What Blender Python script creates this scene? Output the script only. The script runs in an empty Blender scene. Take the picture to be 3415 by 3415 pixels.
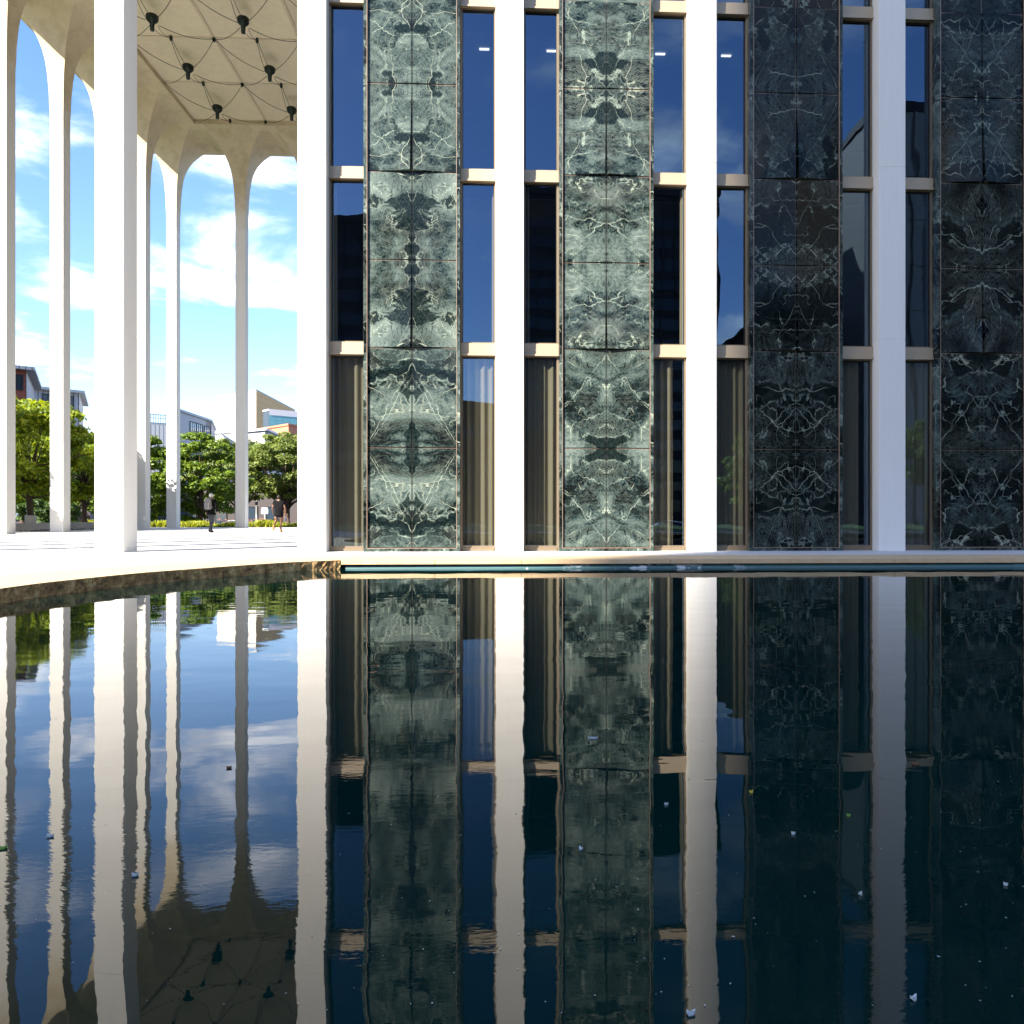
import bpy, bmesh, math, random
import numpy as np
from mathutils import Vector, Matrix, geometry
sc = bpy.context.scene
COL = sc.collection
R = math.radians
S = 4.3                       # one structural bay in metres; all layout numbers below are in bays

# ------------------------------------------------------------------ camera
PSI = 0.0472
cam = bpy.data.cameras.new("camera"); cam_o = bpy.data.objects.new("camera", cam); COL.objects.link(cam_o)
cam.sensor_width = 36; cam.sensor_fit = 'HORIZONTAL'; cam.lens = 2673.4/3415*36
cam.shift_x = (1707.5-1831.2)/3415; cam.shift_y = (1718.6-1707.5)/3415
cam.clip_start = 0.1; cam.clip_end = 4000
cam_o.location = (2.0792*S, -4.1073*S, 0.1859*S); cam_o.rotation_euler = (R(90), 0, -PSI)
sc.camera = cam_o
# ------------------------------------------------------------------ light
SUN_AZ, SUN_EL = R(46), R(34.0)          # azimuth measured from the wall normal towards the left
w = bpy.data.worlds.new("World"); sc.world = w; w.use_nodes = True
nt = w.node_tree; N = nt.nodes; Lk = nt.links; N.clear()
out = N.new('ShaderNodeOutputWorld'); bg = N.new('ShaderNodeBackground')
sky = N.new('ShaderNodeTexSky'); sky.sky_type = 'NISHITA'; sky.sun_disc = False
sky.sun_elevation = SUN_EL; sky.sun_rotation = math.pi + SUN_AZ
sky.air_density = 1.0; sky.dust_density = 0.4; sky.ozone_density = 2.2
SKY_STRENGTH = 0.115
tc = N.new('ShaderNodeTexCoord'); sep = N.new('ShaderNodeSeparateXYZ'); Lk.new(tc.outputs['Generated'], sep.inputs[0])
def wmath(op, a, b=None, clamp=False):
    n = N.new('ShaderNodeMath'); n.operation = op; n.use_clamp = clamp
    for i, v in enumerate((a, b)):
        if v is None: continue
        if isinstance(v, (int, float)): n.inputs[i].default_value = v
        else: Lk.new(v, n.inputs[i])
    return n.outputs[0]
zz = wmath('MAXIMUM', wmath('ADD', sep.outputs[2], 0.12), 0.06)
comb = N.new('ShaderNodeCombineXYZ')
Lk.new(wmath('ADD', wmath('DIVIDE', sep.outputs[0], zz), 17.3), comb.inputs[0]); Lk.new(wmath('DIVIDE', sep.outputs[1], zz), comb.inputs[1])
cn = N.new('ShaderNodeTexNoise'); cn.inputs['Scale'].default_value = 1.9; cn.inputs['Detail'].default_value = 9; cn.inputs['Roughness'].default_value = 0.56; cn.inputs['Distortion'].default_value = 0.25
Lk.new(comb.outputs[0], cn.inputs['Vector'])
cr = N.new('ShaderNodeValToRGB'); cr.color_ramp.elements[0].position = 0.50; cr.color_ramp.elements[1].position = 0.72
cr.color_ramp.elements[0].color = (0,0,0,1); cr.color_ramp.elements[1].color = (1,1,1,1); cr.color_ramp.interpolation = 'EASE'
Lk.new(cn.outputs['Fac'], cr.inputs[0])
cc = N.new('ShaderNodeTexNoise'); cc.inputs['Scale'].default_value = 2.7; cc.inputs['Detail'].default_value = 5
Lk.new(comb.outputs[0], cc.inputs['Vector'])
ccr = N.new('ShaderNodeValToRGB'); ccr.color_ramp.elements[0].position = 0.3; ccr.color_ramp.elements[1].position = 0.7
ccr.color_ramp.elements[0].color = (3.2,3.3,3.6,1); ccr.color_ramp.elements[1].color = (9.0,9.0,9.2,1)
Lk.new(cc.outputs['Fac'], ccr.inputs[0])
hs = N.new('ShaderNodeHueSaturation'); hs.inputs['Saturation'].default_value = 1.16; hs.inputs['Value'].default_value = 0.90
Lk.new(sky.outputs[0], hs.inputs['Color'])
mx = N.new('ShaderNodeMixRGB'); Lk.new(wmath('MULTIPLY', cr.outputs[0], 0.85), mx.inputs[0]); tint = N.new('ShaderNodeMixRGB'); tint.blend_type = 'MULTIPLY'; tint.inputs[0].default_value = 1; tint.inputs[2].default_value = (0.94,0.89,0.97,1); Lk.new(hs.outputs[0], tint.inputs[1]); Lk.new(tint.outputs[0], mx.inputs[1]); Lk.new(ccr.outputs[0], mx.inputs[2])
Lk.new(mx.outputs[0], bg.inputs[0]); bg.inputs[1].default_value = SKY_STRENGTH; Lk.new(bg.outputs[0], out.inputs[0])
sun = bpy.data.lights.new("sun", 'SUN'); sun.energy = 4.4; sun.angle = R(0.53); sun.color = (1.0, 0.93, 0.82)
sun_o = bpy.data.objects.new("sun", sun); COL.objects.link(sun_o)
sd = Vector((-math.sin(SUN_AZ)*math.cos(SUN_EL), -math.cos(SUN_AZ)*math.cos(SUN_EL), math.sin(SUN_EL)))
sun_o.rotation_euler = sd.to_track_quat('Z', 'Y').to_euler(); sun_o.location = (-60, -60, 60)
sc.view_settings.view_transform = 'Standard'; sc.view_settings.look = 'None'; sc.view_settings.gamma = 1
sc.view_settings.use_curve_mapping = False
sc.view_settings.exposure = 1.93
sc.render.engine = 'CYCLES'
sc.cycles.max_bounces = 8; sc.cycles.diffuse_bounces = 4; sc.cycles.glossy_bounces = 5
sc.cycles.transparent_max_bounces = 12; sc.cycles.caustics_reflective = False; sc.cycles.caustics_refractive = False

# ------------------------------------------------------------------ helpers
rnd = random.Random(7)
class MB:
    def __init__(s): s.v = []; s.f = []; s.uv = []; s.smooth = []
    def face(s, pts, sm=False, uv=None):
        b = len(s.v); s.v += [tuple(p) for p in pts]; s.f.append(tuple(range(b, b+len(pts)))); s.smooth.append(sm); s.uv.append(uv)
    def grid(s, rows, sm=True, closed=False):
        b = len(s.v); n = len(rows[0])
        for r in rows: s.v += [tuple(p) for p in r]
        for i in range(len(rows)-1):
            for j in range(n if closed else n-1):
                k = (j+1) % n
                s.f.append((b+i*n+j, b+i*n+k, b+(i+1)*n+k, b+(i+1)*n+j)); s.smooth.append(sm); s.uv.append(None)
    def box(s, x0, x1, y0, y1, z0, z1, m=None):
        P = [(x0,y0,z0),(x1,y0,z0),(x1,y1,z0),(x0,y1,z0),(x0,y0,z1),(x1,y0,z1),(x1,y1,z1),(x0,y1,z1)]
        if m is not None: P = [tuple(m @ Vector(p)) for p in P]
        b = len(s.v); s.v += P
        for f in ((0,3,2,1),(4,5,6,7),(0,1,5,4),(1,2,6,5),(2,3,7,6),(3,0,4,7)):
            s.f.append(tuple(b+i for i in f)); s.smooth.append(False); s.uv.append(None)
        return s
    def tube(s, pts, rad, n=8, cap=True):
        pts = [Vector(p) for p in pts]; rows = []
        for i, p in enumerate(pts):
            d = (pts[min(i+1, len(pts)-1)] - pts[max(i-1, 0)]).normalized()
            a = d.cross(Vector((0,0,1)))
            if a.length < 1e-3: a = d.cross(Vector((0,1,0)))
            a.normalize(); c = d.cross(a)
            r = rad[i] if isinstance(rad, (list, tuple)) else rad
            rows.append([p + (a*math.cos(2*math.pi*k/n) + c*math.sin(2*math.pi*k/n))*r for k in range(n)])
        s.grid(rows, True, True)
        if cap: s.face(rows[0][::-1]); s.face(rows[-1])
        return s
    def lathe(s, prof, c=(0,0,0), n=24, sm=True):
        rows = [[(c[0]+r*math.cos(2*math.pi*k/n), c[1]+r*math.sin(2*math.pi*k/n), c[2]+z) for k in range(n)] for r, z in prof]
        s.grid(rows, sm, True)
        if prof[0][0] > 1e-4: s.face(rows[0][::-1])
        if prof[-1][0] > 1e-4: s.face(rows[-1])
        return s
    def ell(s, c, r, n=12, m=8):
        rows = []
        for i in range(m+1):
            t = -math.pi/2 + math.pi*i/m
            rows.append([(c[0]+r[0]*math.cos(t)*math.cos(2*math.pi*k/n), c[1]+r[1]*math.cos(t)*math.sin(2*math.pi*k/n), c[2]+r[2]*math.sin(t)) for k in range(n)])
        s.grid(rows, True, True); return s
    def prism(s, poly, z0, z1):
        n = len(poly)
        s.face([(x, y, z1) for x, y in poly]); s.face([(x, y, z0) for x, y in poly[::-1]])
        for i in range(n):
            a, b = poly[i], poly[(i+1) % n]
            s.face([(a[0],a[1],z0),(b[0],b[1],z0),(b[0],b[1],z1),(a[0],a[1],z1)])
        return s
    def mesh(s, name):
        me = bpy.data.meshes.new(name); me.from_pydata(s.v, [], s.f)
        me.polygons.foreach_set('use_smooth', s.smooth)
        if any(u is not None for u in s.uv):
            ul = me.uv_layers.new(name='UVMap'); flat = []
            for u, f in zip(s.uv, s.f):
                flat += [c for p in (u or [(0,0)]*len(f)) for c in p]
            ul.data.foreach_set('uv', flat)
        if getattr(s, 'slab', None):
            for nm, dat in (('slab', s.slab), ('seed', s.seed)):
                ul = me.uv_layers.new(name=nm); ul.data.foreach_set('uv', [c for f in dat for p in f for c in p])
        me.validate(); me.update(); return me
    def build(s, name, mat, parent=None, loc=None):
        me = s.mesh(name); me.materials.append(mat)
        o = bpy.data.objects.new(name, me); COL.objects.link(o)
        if parent: o.parent = parent
        if loc: o.location = loc
        return o
def tag(o, label=None, cat=None, group=None, kind=None):
    if label: o['label'] = label
    if cat: o['category'] = cat
    if group: o['group'] = group
    if kind: o['kind'] = kind
    return o
def empty(name, loc=(0,0,0), rz=0):
    o = bpy.data.objects.new(name, None); COL.objects.link(o); o.location = loc; o.rotation_euler = (0,0,rz); o.empty_display_size = 0.3
    return o
def kids(o): return [c for c in bpy.data.objects if c.parent == o]
def copy_tree(o, parent=None):
    c = o.copy(); COL.objects.link(c)
    if parent: c.parent = parent
    for ch in kids(o): copy_tree(ch, c)
    return c
# ---- materials
class NT:
    def __init__(s, name):
        s.m = bpy.data.materials.new(name); s.m.use_nodes = True; s.t = s.m.node_tree; s.n = s.t.nodes; s.l = s.t.links
        s.p = s.n['Principled BSDF']; s.o = s.n['Material Output']
        s.c = s.n.new('ShaderNodeTexCoord')
    def new(s, k, **kw):
        n = s.n.new(k)
        for a, b in kw.items():
            if hasattr(n, a): setattr(n, a, b)
            else: s.set(n.inputs[a.replace('_', ' ')], b)
        return n
    def set(s, inp, v):
        if isinstance(v, bpy.types.NodeSocket): s.l.new(v, inp)
        elif isinstance(v, tuple) and len(v) == 3 and inp.type == 'RGBA': inp.default_value = v + (1,)
        else: inp.default_value = v
    def math(s, op, a, b=0.0, clamp=False):
        n = s.n.new('ShaderNodeMath'); n.operation = op; n.use_clamp = clamp; s.set(n.inputs[0], a); s.set(n.inputs[1], b); return n.outputs[0]
    def map(s, vec, scale=(1,1,1), rot=(0,0,0), loc=(0,0,0)):
        n = s.n.new('ShaderNodeMapping'); s.l.new(vec, n.inputs[0]); n.inputs['Scale'].default_value = scale; n.inputs['Rotation'].default_value = rot; n.inputs['Location'].default_value = loc; return n.outputs[0]
    def noise(s, vec, scale, detail=5, rough=0.5, dist=0.0, col=False):
        n = s.n.new('ShaderNodeTexNoise'); s.l.new(vec, n.inputs['Vector']); n.inputs['Scale'].default_value = scale; n.inputs['Detail'].default_value = detail
        n.inputs['Roughness'].default_value = rough; n.inputs['Distortion'].default_value = dist; return n.outputs['Color' if col else 'Fac']
    def ramp(s, fac, stops, interp='LINEAR'):
        n = s.n.new('ShaderNodeValToRGB'); cr = n.color_ramp; cr.interpolation = interp
        while len(cr.elements) < len(stops): cr.elements.new(0.5)
        for e, (p, c) in zip(cr.elements, stops):
            e.position = p; e.color = (c if isinstance(c, tuple) else (c, c, c)) + (1,)
        s.l.new(fac, n.inputs[0]); return n.outputs[0]
    def mix(s, fac, a, b, mode='MIX'):
        n = s.n.new('ShaderNodeMixRGB'); n.blend_type = mode; s.set(n.inputs[0], fac); s.set(n.inputs[1], a); s.set(n.inputs[2], b); return n.outputs[0]
    def bump(s, h, strength=0.3, dist=0.02):
        n = s.n.new('ShaderNodeBump'); n.inputs['Strength'].default_value = strength; n.inputs['Distance'].default_value = dist; s.l.new(h, n.inputs['Height']); s.l.new(n.outputs[0], s.p.inputs['Normal']); return n
    def fin(s, color=None, rough=None, metal=None, **kw):
        if color is not None: s.set(s.p.inputs['Base Color'], color)
        if rough is not None: s.set(s.p.inputs['Roughness'], rough)
        if metal is not None: s.p.inputs['Metallic'].default_value = metal
        return s.m
def plain(name, col, rough=0.6, metal=0.0, var=0.15, scale=3.0, bump=0.0):
    t = NT(name); P = t.c.outputs['Object']
    n = t.noise(P, scale, 6, 0.6)
    c = t.mix(t.math('MULTIPLY', n, 1.0), tuple(x*(1-var) for x in col), tuple(min(1, x*(1+var)) for x in col))
    if bump: t.bump(t.noise(P, scale*8, 4), bump, 0.01)
    return t.fin(c, rough, metal)

def mat_concrete(name, base, stain, amt):
    t = NT(name); P = t.c.outputs['Object']
    a = t.noise(t.map(P, (1,1,0.12)), 9, 8, 0.6); b = t.noise(P, 2.2, 7, 0.65, 0.6)
    c = t.mix(t.ramp(a, [(0.35, 0.0), (0.75, 0.35)]), base, tuple(x*0.8 for x in base))
    c = t.mix(t.ramp(b, [(0.42, 0.0), (0.72, amt)]), c, stain)
    t.bump(t.noise(P, 90, 3), 0.12, 0.004)
    return t.fin(c, 0.75)
M = {}
def mat_column():
    t = NT('precast_concrete'); P = t.c.outputs['Object']
    sp = t.n.new('ShaderNodeSeparateXYZ'); t.l.new(P, sp.inputs[0])
    a = t.noise(t.map(P, (1,1,0.10)), 9, 8, 0.6); b = t.noise(P, 1.1, 7, 0.65, 0.4)
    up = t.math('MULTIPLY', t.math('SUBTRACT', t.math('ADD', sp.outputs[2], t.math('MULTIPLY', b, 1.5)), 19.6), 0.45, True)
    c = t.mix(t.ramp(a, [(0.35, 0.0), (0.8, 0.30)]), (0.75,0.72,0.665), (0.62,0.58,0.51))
    c = t.mix(t.math('MULTIPLY', up, 0.85), c, (0.63,0.52,0.34))  # warm bounce light under the vaults painted into the colour, stronger with height
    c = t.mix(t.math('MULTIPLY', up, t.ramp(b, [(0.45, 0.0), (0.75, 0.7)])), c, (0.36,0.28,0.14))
    t.bump(t.noise(P, 90, 3), 0.12, 0.004)
    return t.fin(c, 0.75)
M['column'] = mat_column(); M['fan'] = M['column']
M['ceiling'] = mat_concrete('coffer_plaster', (0.80,0.69,0.52), (0.58,0.50,0.36), 0.4)
M['rib'] = plain('rib_cream', (0.64,0.54,0.40), 0.7)
M['bronze'] = plain('bronze_anodised', (0.23,0.175,0.115), 0.42, 0.35, 0.1, 2)
M['spandrel'] = plain('spandrel_bronze', (0.40,0.315,0.215), 0.45, 0.15, 0.08, 3)
M['gasket'] = plain('black_gasket', (0.006,0.006,0.007), 0.7)
M['joint_metal'] = plain('joint_strip', (0.42,0.28,0.20), 0.4, 0.4)
M['wiregreen'] = plain('dark_green_iron', (0.004,0.012,0.009), 0.45, 0.2)
M['inside'] = plain('interior_dark', (0.05,0.05,0.05), 0.9)
M['inside_ceiling'] = plain('interior_ceiling', (0.25,0.26,0.27), 0.9)
def emis(name, col, st):
    t = NT(name); t.set(t.p.inputs['Base Color'], (0.1,0.1,0.1)); t.set(t.p.inputs['Emission Color'], col); t.p.inputs['Emission Strength'].default_value = st; return t.m
M['tubelight'] = emis('lit_tube', (0.85,0.93,1.0), 0.8)
def mat_glass():
    t = NT('tinted_glass'); t.n.remove(t.p)
    P = t.c.outputs['Object']
    bp = t.n.new('ShaderNodeBump'); bp.inputs['Strength'].default_value = 1.0; bp.inputs['Distance'].default_value = 0.0022
    t.l.new(t.noise(t.map(P, (1.0,1.0,0.55)), 1.5, 1.5, 0.4), bp.inputs['Height'])
    g = t.n.new('ShaderNodeBsdfGlossy'); g.inputs['Roughness'].default_value = 0.0; g.inputs['Color'].default_value = (0.40,0.60,0.84,1); t.l.new(bp.outputs[0], g.inputs['Normal'])
    tr = t.n.new('ShaderNodeBsdfTransparent'); tr.inputs[0].default_value = (0.52,0.52,0.47,1)
    fr = t.n.new('ShaderNodeFresnel'); geo = t.n.new('ShaderNodeNewGeometry'); t.l.new(t.math('SUBTRACT', 1.5, t.math('MULTIPLY', geo.outputs['Backfacing'], 0.8333)), fr.inputs[0])
    mxs = t.n.new('ShaderNodeMixShader'); t.l.new(t.math('ADD', t.math('MULTIPLY', fr.outputs[0], 0.9), 0.12, True), mxs.inputs[0])
    t.l.new(tr.outputs[0], mxs.inputs[1]); t.l.new(g.outputs[0], mxs.inputs[2]); t.l.new(mxs.outputs[0], t.o.inputs[0]); return t.m
M['glass'] = mat_glass()
def mat_curtain():
    t = NT('beige_curtain'); t.set(t.p.inputs['Base Color'], (0.50,0.475,0.40)); t.p.inputs['Roughness'].default_value = 0.9
    tl = t.n.new('ShaderNodeBsdfTranslucent'); tl.inputs[0].default_value = (0.3,0.3,0.22,1)
    ms = t.n.new('ShaderNodeMixShader'); ms.inputs[0].default_value = 0.25; t.l.new(t.p.outputs[0], ms.inputs[1]); t.l.new(tl.outputs[0], ms.inputs[2]); t.l.new(ms.outputs[0], t.o.inputs[0]); return t.m
M['curtain'] = mat_curtain()
def mat_marble(name='verde_marble', trim=False, lift=0.0):
    t = NT(name); P = t.c.outputs['Object' if trim else 'UV']; P = t.map(P, (1,1,1))
    def warp(V, sc_, det, amp):
        a = t.new('ShaderNodeVectorMath', operation='SUBTRACT'); t.l.new(t.noise(V, sc_, det, 0.5, 0, True), a.inputs[0]); a.inputs[1].default_value = (0.5,0.5,0.5)
        b = t.new('ShaderNodeVectorMath', operation='SCALE'); t.l.new(a.outputs[0], b.inputs[0]); b.inputs['Scale'].default_value = amp
        c = t.new('ShaderNodeVectorMath', operation='ADD'); t.l.new(V, c.inputs[0]); t.l.new(b.outputs[0], c.inputs[1]); return c.outputs[0]
    Q1 = warp(P, 0.55, 1.0, 1.7); Q2 = warp(Q1, 2.6, 3.0, 0.30); Q3 = warp(Q1, 1.3, 2.0, 0.8)
    def line(n, c, w_): return t.math('SUBTRACT', 1.0, t.math('MULTIPLY', t.math('ABSOLUTE', t.math('SUBTRACT', n, c)), w_), True)
    big = t.noise(Q1, 0.62, 3, 0.5)
    mid = t.noise(t.map(Q2, (1.0,2.2,1), (0,0,R(28))), 1.7, 10, 0.66, 0.4)
    fan = t.noise(t.map(Q2, (2.2,13.0,1), (0,0,R(55))), 1.5, 10, 0.74, 0.5)
    fan2 = t.noise(t.map(Q3, (10.0,2.0,1), (0,0,R(-18))), 2.4, 10, 0.78, 0.15)
    gr = t.noise(P, 22, 6, 0.8, 0.8)
    if not trim:   # streaks that radiate from where the four mirrored slabs meet
        u2 = t.n.new('ShaderNodeUVMap'); u2.uv_map = 'slab'; sx = t.n.new('ShaderNodeSeparateXYZ'); t.l.new(u2.outputs[0], sx.inputs[0])
        wob = t.math('MULTIPLY', t.math('SUBTRACT', t.noise(P, 1.2, 3, 0.5), 0.5), 1.3)
        ang = t.math('ADD', t.math('ARCTAN2', sx.outputs[0], t.math('ADD', sx.outputs[1], 0.05)), wob)
        rad = t.math('SQRT', t.math('ADD', t.math('MULTIPLY', sx.outputs[0], sx.outputs[0]), t.math('MULTIPLY', sx.outputs[1], sx.outputs[1])))
        cx = t.n.new('ShaderNodeCombineXYZ'); t.l.new(t.math('MULTIPLY', ang, 7.0), cx.inputs[0]); t.l.new(t.math('MULTIPLY', rad, 1.1), cx.inputs[1])
        ps = t.n.new('ShaderNodeSeparateXYZ'); t.l.new(t.map(P, (.02,.3,1)), ps.inputs[0]); t.l.new(sx.outputs[2], cx.inputs[2])
        vm = t.new('ShaderNodeVectorMath', operation='ADD'); t.l.new(cx.outputs[0], vm.inputs[0]); u3 = t.n.new('ShaderNodeUVMap'); u3.uv_map = 'seed'; t.l.new(u3.outputs[0], vm.inputs[1])
        fan = t.noise(vm.outputs[0], 3.0, 10, 0.80, 0.12)
        region = t.ramp(t.noise(Q1, 0.8, 2, 0.5), [(0.44, 0.0), (0.58, 1.0)])
    else:
        region = t.ramp(t.noise(Q1, 0.9, 2, 0.5), [(0.40, 0.0), (0.60, 1.0)])
    st = t.mix(region, fan, fan2)
    def dv(n, k): return t.math('MULTIPLY', t.math('SUBTRACT', n, 0.5), k)
    body = t.math('ADD', t.math('ADD', dv(big, 0.80), dv(mid, 0.62)), t.math('ADD', dv(st, 0.58), dv(gr, 0.46)))
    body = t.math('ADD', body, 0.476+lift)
    c = t.ramp(body, [(0.405, (0.0008,0.0022,0.0030)), (0.445, (0.0032,0.0085,0.0100)), (0.475, (0.0120,0.0240,0.0245)), (0.505, (0.0290,0.0460,0.0430)), (0.545, (0.048,0.068,0.062)), (0.60, (0.078,0.102,0.090)), (0.70, (0.140,0.172,0.154))])
    k1 = line(st, 0.50, 30.0); k2 = line(t.noise(t.map(Q2, (1.0,3.0,1), (0,0,R(-35))), 2.4, 6, 0.62, 0.3), 0.5, 34.0); k3 = line(fan2, 0.47, 30.0)
    dens = t.ramp(t.noise(Q3, 0.8, 3, 0.55), [(0.40, 0.10), (0.60, 0.85)])
    c = t.mix(t.math('MULTIPLY', t.math('MULTIPLY', k1, dens), 0.38), c, (0.20,0.24,0.195))
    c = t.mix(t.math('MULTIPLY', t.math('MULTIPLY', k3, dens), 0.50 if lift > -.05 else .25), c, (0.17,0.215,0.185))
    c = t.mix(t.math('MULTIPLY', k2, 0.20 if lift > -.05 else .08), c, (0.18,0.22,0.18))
    t.p.inputs['Specular IOR Level'].default_value = 0.15
    dk = t.noise(warp(warp(P, 0.9, 4.0, 1.0), 5.0, 4.0, 0.16), 1.0, 7, 0.58)
    c = t.mix(t.math('MULTIPLY', t.ramp(dk, [(0.548, 0.0), (0.575, 0.92)]), t.ramp(gr, [(0.38, 1.0), (0.62, 0.80)])), c, (0.0015,0.0050,0.0055))
    c = t.mix(t.math('MULTIPLY', line(dk, 0.540, 80.0), t.ramp(t.noise(P, 2.6, 4), [(0.45, 0.05), (0.60, 0.75)])), c, (0.26,0.31,0.25))
    pale = t.ramp(t.noise(warp(P, 0.8, 3.0, 0.8), 0.9, 9, 0.66), [(0.55, 0.0), (0.70, 0.70)])
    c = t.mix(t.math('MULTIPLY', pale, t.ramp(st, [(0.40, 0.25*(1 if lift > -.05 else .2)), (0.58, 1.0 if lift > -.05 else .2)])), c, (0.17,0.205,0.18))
    if not trim:
        for k, (off, br) in enumerate(((0.13, 1.0), (5.7, 0.8))):
            wn = t.n.new('ShaderNodeTexWhiteNoise'); wn.noise_dimensions = '2D'; wa = t.new('ShaderNodeVectorMath', operation='ADD'); t.l.new(u3.outputs[0], wa.inputs[0]); wa.inputs[1].default_value = (off, off*.3, 0); t.l.new(wa.outputs[0], wn.inputs['Vector'])
            sc3 = t.n.new('ShaderNodeSeparateXYZ'); t.l.new(wn.outputs['Color'], sc3.inputs[0])
            slope = t.math('MULTIPLY', t.math('SUBTRACT', sc3.outputs[0], 0.5), 4.5)
            d0 = t.math('SUBTRACT', sx.outputs[1], t.math('ADD', t.math('MULTIPLY', sc3.outputs[1], 1.9), t.math('MULTIPLY', slope, sx.outputs[0])))
            d0 = t.math('ADD', d0, t.math('MULTIPLY', t.math('SUBTRACT', t.noise(P, 3.0, 7, 0.6), 0.5), 0.42))
            w0 = t.math('SUBTRACT', 1.0, t.math('MULTIPLY', t.math('ABSOLUTE', d0), t.math('ADD', 34.0, t.math('MULTIPLY', t.noise(P, 5, 3), 60.0))), True)
            w0 = t.math('MULTIPLY', w0, t.ramp(t.noise(P, 2.2, 3), [(0.40, 0.15), (0.54, br)]))
            c = t.mix(w0, c, (0.30,0.35,0.28))
    # long pale veins following the flow, and a few straight cracks
    v1 = line(t.noise(t.map(Q1, (1,0.8,1), (0,0,R(20))), 0.95, 5.0, 0.52, 0.1), 0.5, 260.0)
    v1 = t.math('MULTIPLY', v1, t.ramp(t.noise(P, 1.6, 2), [(0.48, 0.0), (0.58, 0.9)]))
    v = t.n.new('ShaderNodeTexVoronoi'); v.feature = 'DISTANCE_TO_EDGE'; v.inputs['Scale'].default_value = 0.95; t.l.new(warp(P, 2.6, 4.0, 0.28), v.inputs['Vector'])
    vv_ = t.math('MULTIPLY', t.ramp(v.outputs['Distance'], [(0.0, 1.0), (0.003, 0.7), (0.007, 0.0)]), t.ramp(t.noise(P, 1.1, 2), [(0.52, 0.0), (0.58, 0.8)]))
    c = t.mix(v1, c, (0.30,0.34,0.26)); c = t.mix(vv_, c, (0.36,0.38,0.29))
    return t.fin(c, t.math('ADD', 0.07, t.math('MULTIPLY', gr, 0.08)))
M['marble'] = mat_marble(); M['marble_dark'] = mat_marble('verde_marble_dark', False, -0.125); M['marble_trim'] = mat_marble('verde_marble_trim', True, -0.02)  # dark variant: same marble with its ramp shifted down and fainter veins
def mat_plaza():
    t = NT('plaza_paving'); P = t.c.outputs['Object']
    b = t.n.new('ShaderNodeTexBrick'); t.l.new(P, b.inputs['Vector']); b.inputs['Scale'].default_value = 1.0
    b.inputs['Mortar Size'].default_value = 0.004; b.inputs['Brick Width'].default_value = 1.43; b.inputs['Row Height'].default_value = 1.43; b.offset = 0.0
    b.inputs['Color1'].default_value = (0.60,0.585,0.555,1); b.inputs['Color2'].default_value = (0.565,0.55,0.525,1); b.inputs['Mortar'].default_value = (0.38,0.36,0.33,1)
    n = t.noise(P, 1.3, 8, 0.65, 0.5)
    c = t.mix(t.ramp(n, [(0.4, 0.0), (0.75, 0.35)]), b.outputs['Color'], (0.46,0.43,0.38))
    return t.fin(c, 0.8)
M['plaza'] = mat_plaza()
def mat_coping(rough_stone=False):
    t = NT('coping_rock_face' if rough_stone else 'coping_tan_stone'); P = t.c.outputs['Object']
    n = t.noise(P, 6 if rough_stone else 5, 9, 0.74, 0.3); sp = t.noise(P, 55, 3, 0.6)
    if rough_stone:
        c = t.ramp(n, [(0.34, (0.10,0.05,0.018)), (0.47, (0.34,0.19,0.065)), (0.57, (0.60,0.37,0.14)), (0.70, (0.85,0.62,0.32))])
        t.bump(t.math('ADD', t.noise(P, 7, 8, 0.7), t.math('MULTIPLY', sp, 0.25)), 1.0, 0.07)
    else:
        c = t.ramp(n, [(0.3, (0.52,0.355,0.19)), (0.7, (0.64,0.46,0.27))])
        c = t.mix(t.ramp(sp, [(0.62, 0.0), (0.70, 0.6)]), c, (0.22,0.13,0.06))
    return t.fin(c, 0.8)
M['coping'] = mat_coping(); M['coping_rock'] = mat_coping(True)
def mat_water():
    t = NT('pool_water'); P = t.c.outputs['Object']
    c = t.mix(t.ramp(t.noise(P, 0.5, 4), [(0.4, 0.0), (0.65, 1.0)]), (0.0001,0.0100,0.0088), (0.0003,0.0125,0.0100))
    a = t.noise(t.map(P, (0.9, 1.5, 1)), 1.9, 1.0, 0.4, 0.2)
    b2 = t.noise(t.map(P, (1.0, 2.0, 1)), 6.0, 1, 0.4, 0.2)
    ruff = t.ramp(t.noise(P, 0.55, 2), [(0.48, 0.0), (0.66, 1.0)])
    fine = t.noise(t.map(P, (1.0, 2.6, 1)), 17.0, 3, 0.55, 0.3)
    h = t.math('ADD', t.math('MULTIPLY', a, 1.0), t.math('MULTIPLY', b2, 0.10))
    h = t.math('ADD', h, t.math('MULTIPLY', t.math('MULTIPLY', fine, ruff), 0.10))
    t.bump(h, 1.0, 0.0018)
    t.p.inputs['IOR'].default_value = 1.333; t.p.inputs['Specular IOR Level'].default_value = 0.5
    return t.fin(c, 0.0)
M['water'] = mat_water()
def mat_pipe():
    t = NT('teal_pipe_peeling'); P = t.c.outputs['Object']
    n = t.noise(t.map(P, (1.0, 2, 2)), 2.1, 5, 0.55); big = t.noise(t.map(P, (0.25, 0.01, 0.01)), 2, 2)
    sx = t.n.new('ShaderNodeSeparateXYZ'); t.l.new(P, sx.inputs[0]); big = t.ramp(t.math('MULTIPLY', sx.outputs[0], 1/12.4), [(0.20,0.0),(0.27,1.0),(0.54,1.0),(0.60,0.0)])
    f = t.math('MULTIPLY', t.ramp(n, [(0.54, 0.0), (0.57, 1.0)]), big)
    c = t.mix(f, (0.07,0.15,0.155), (0.62,0.65,0.68))
    return t.fin(c, 0.35)
M['pipe'] = mat_pipe()
M['pool_wall'] = plain('pool_wall_dark', (0.02,0.03,0.028), 0.8)
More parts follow.
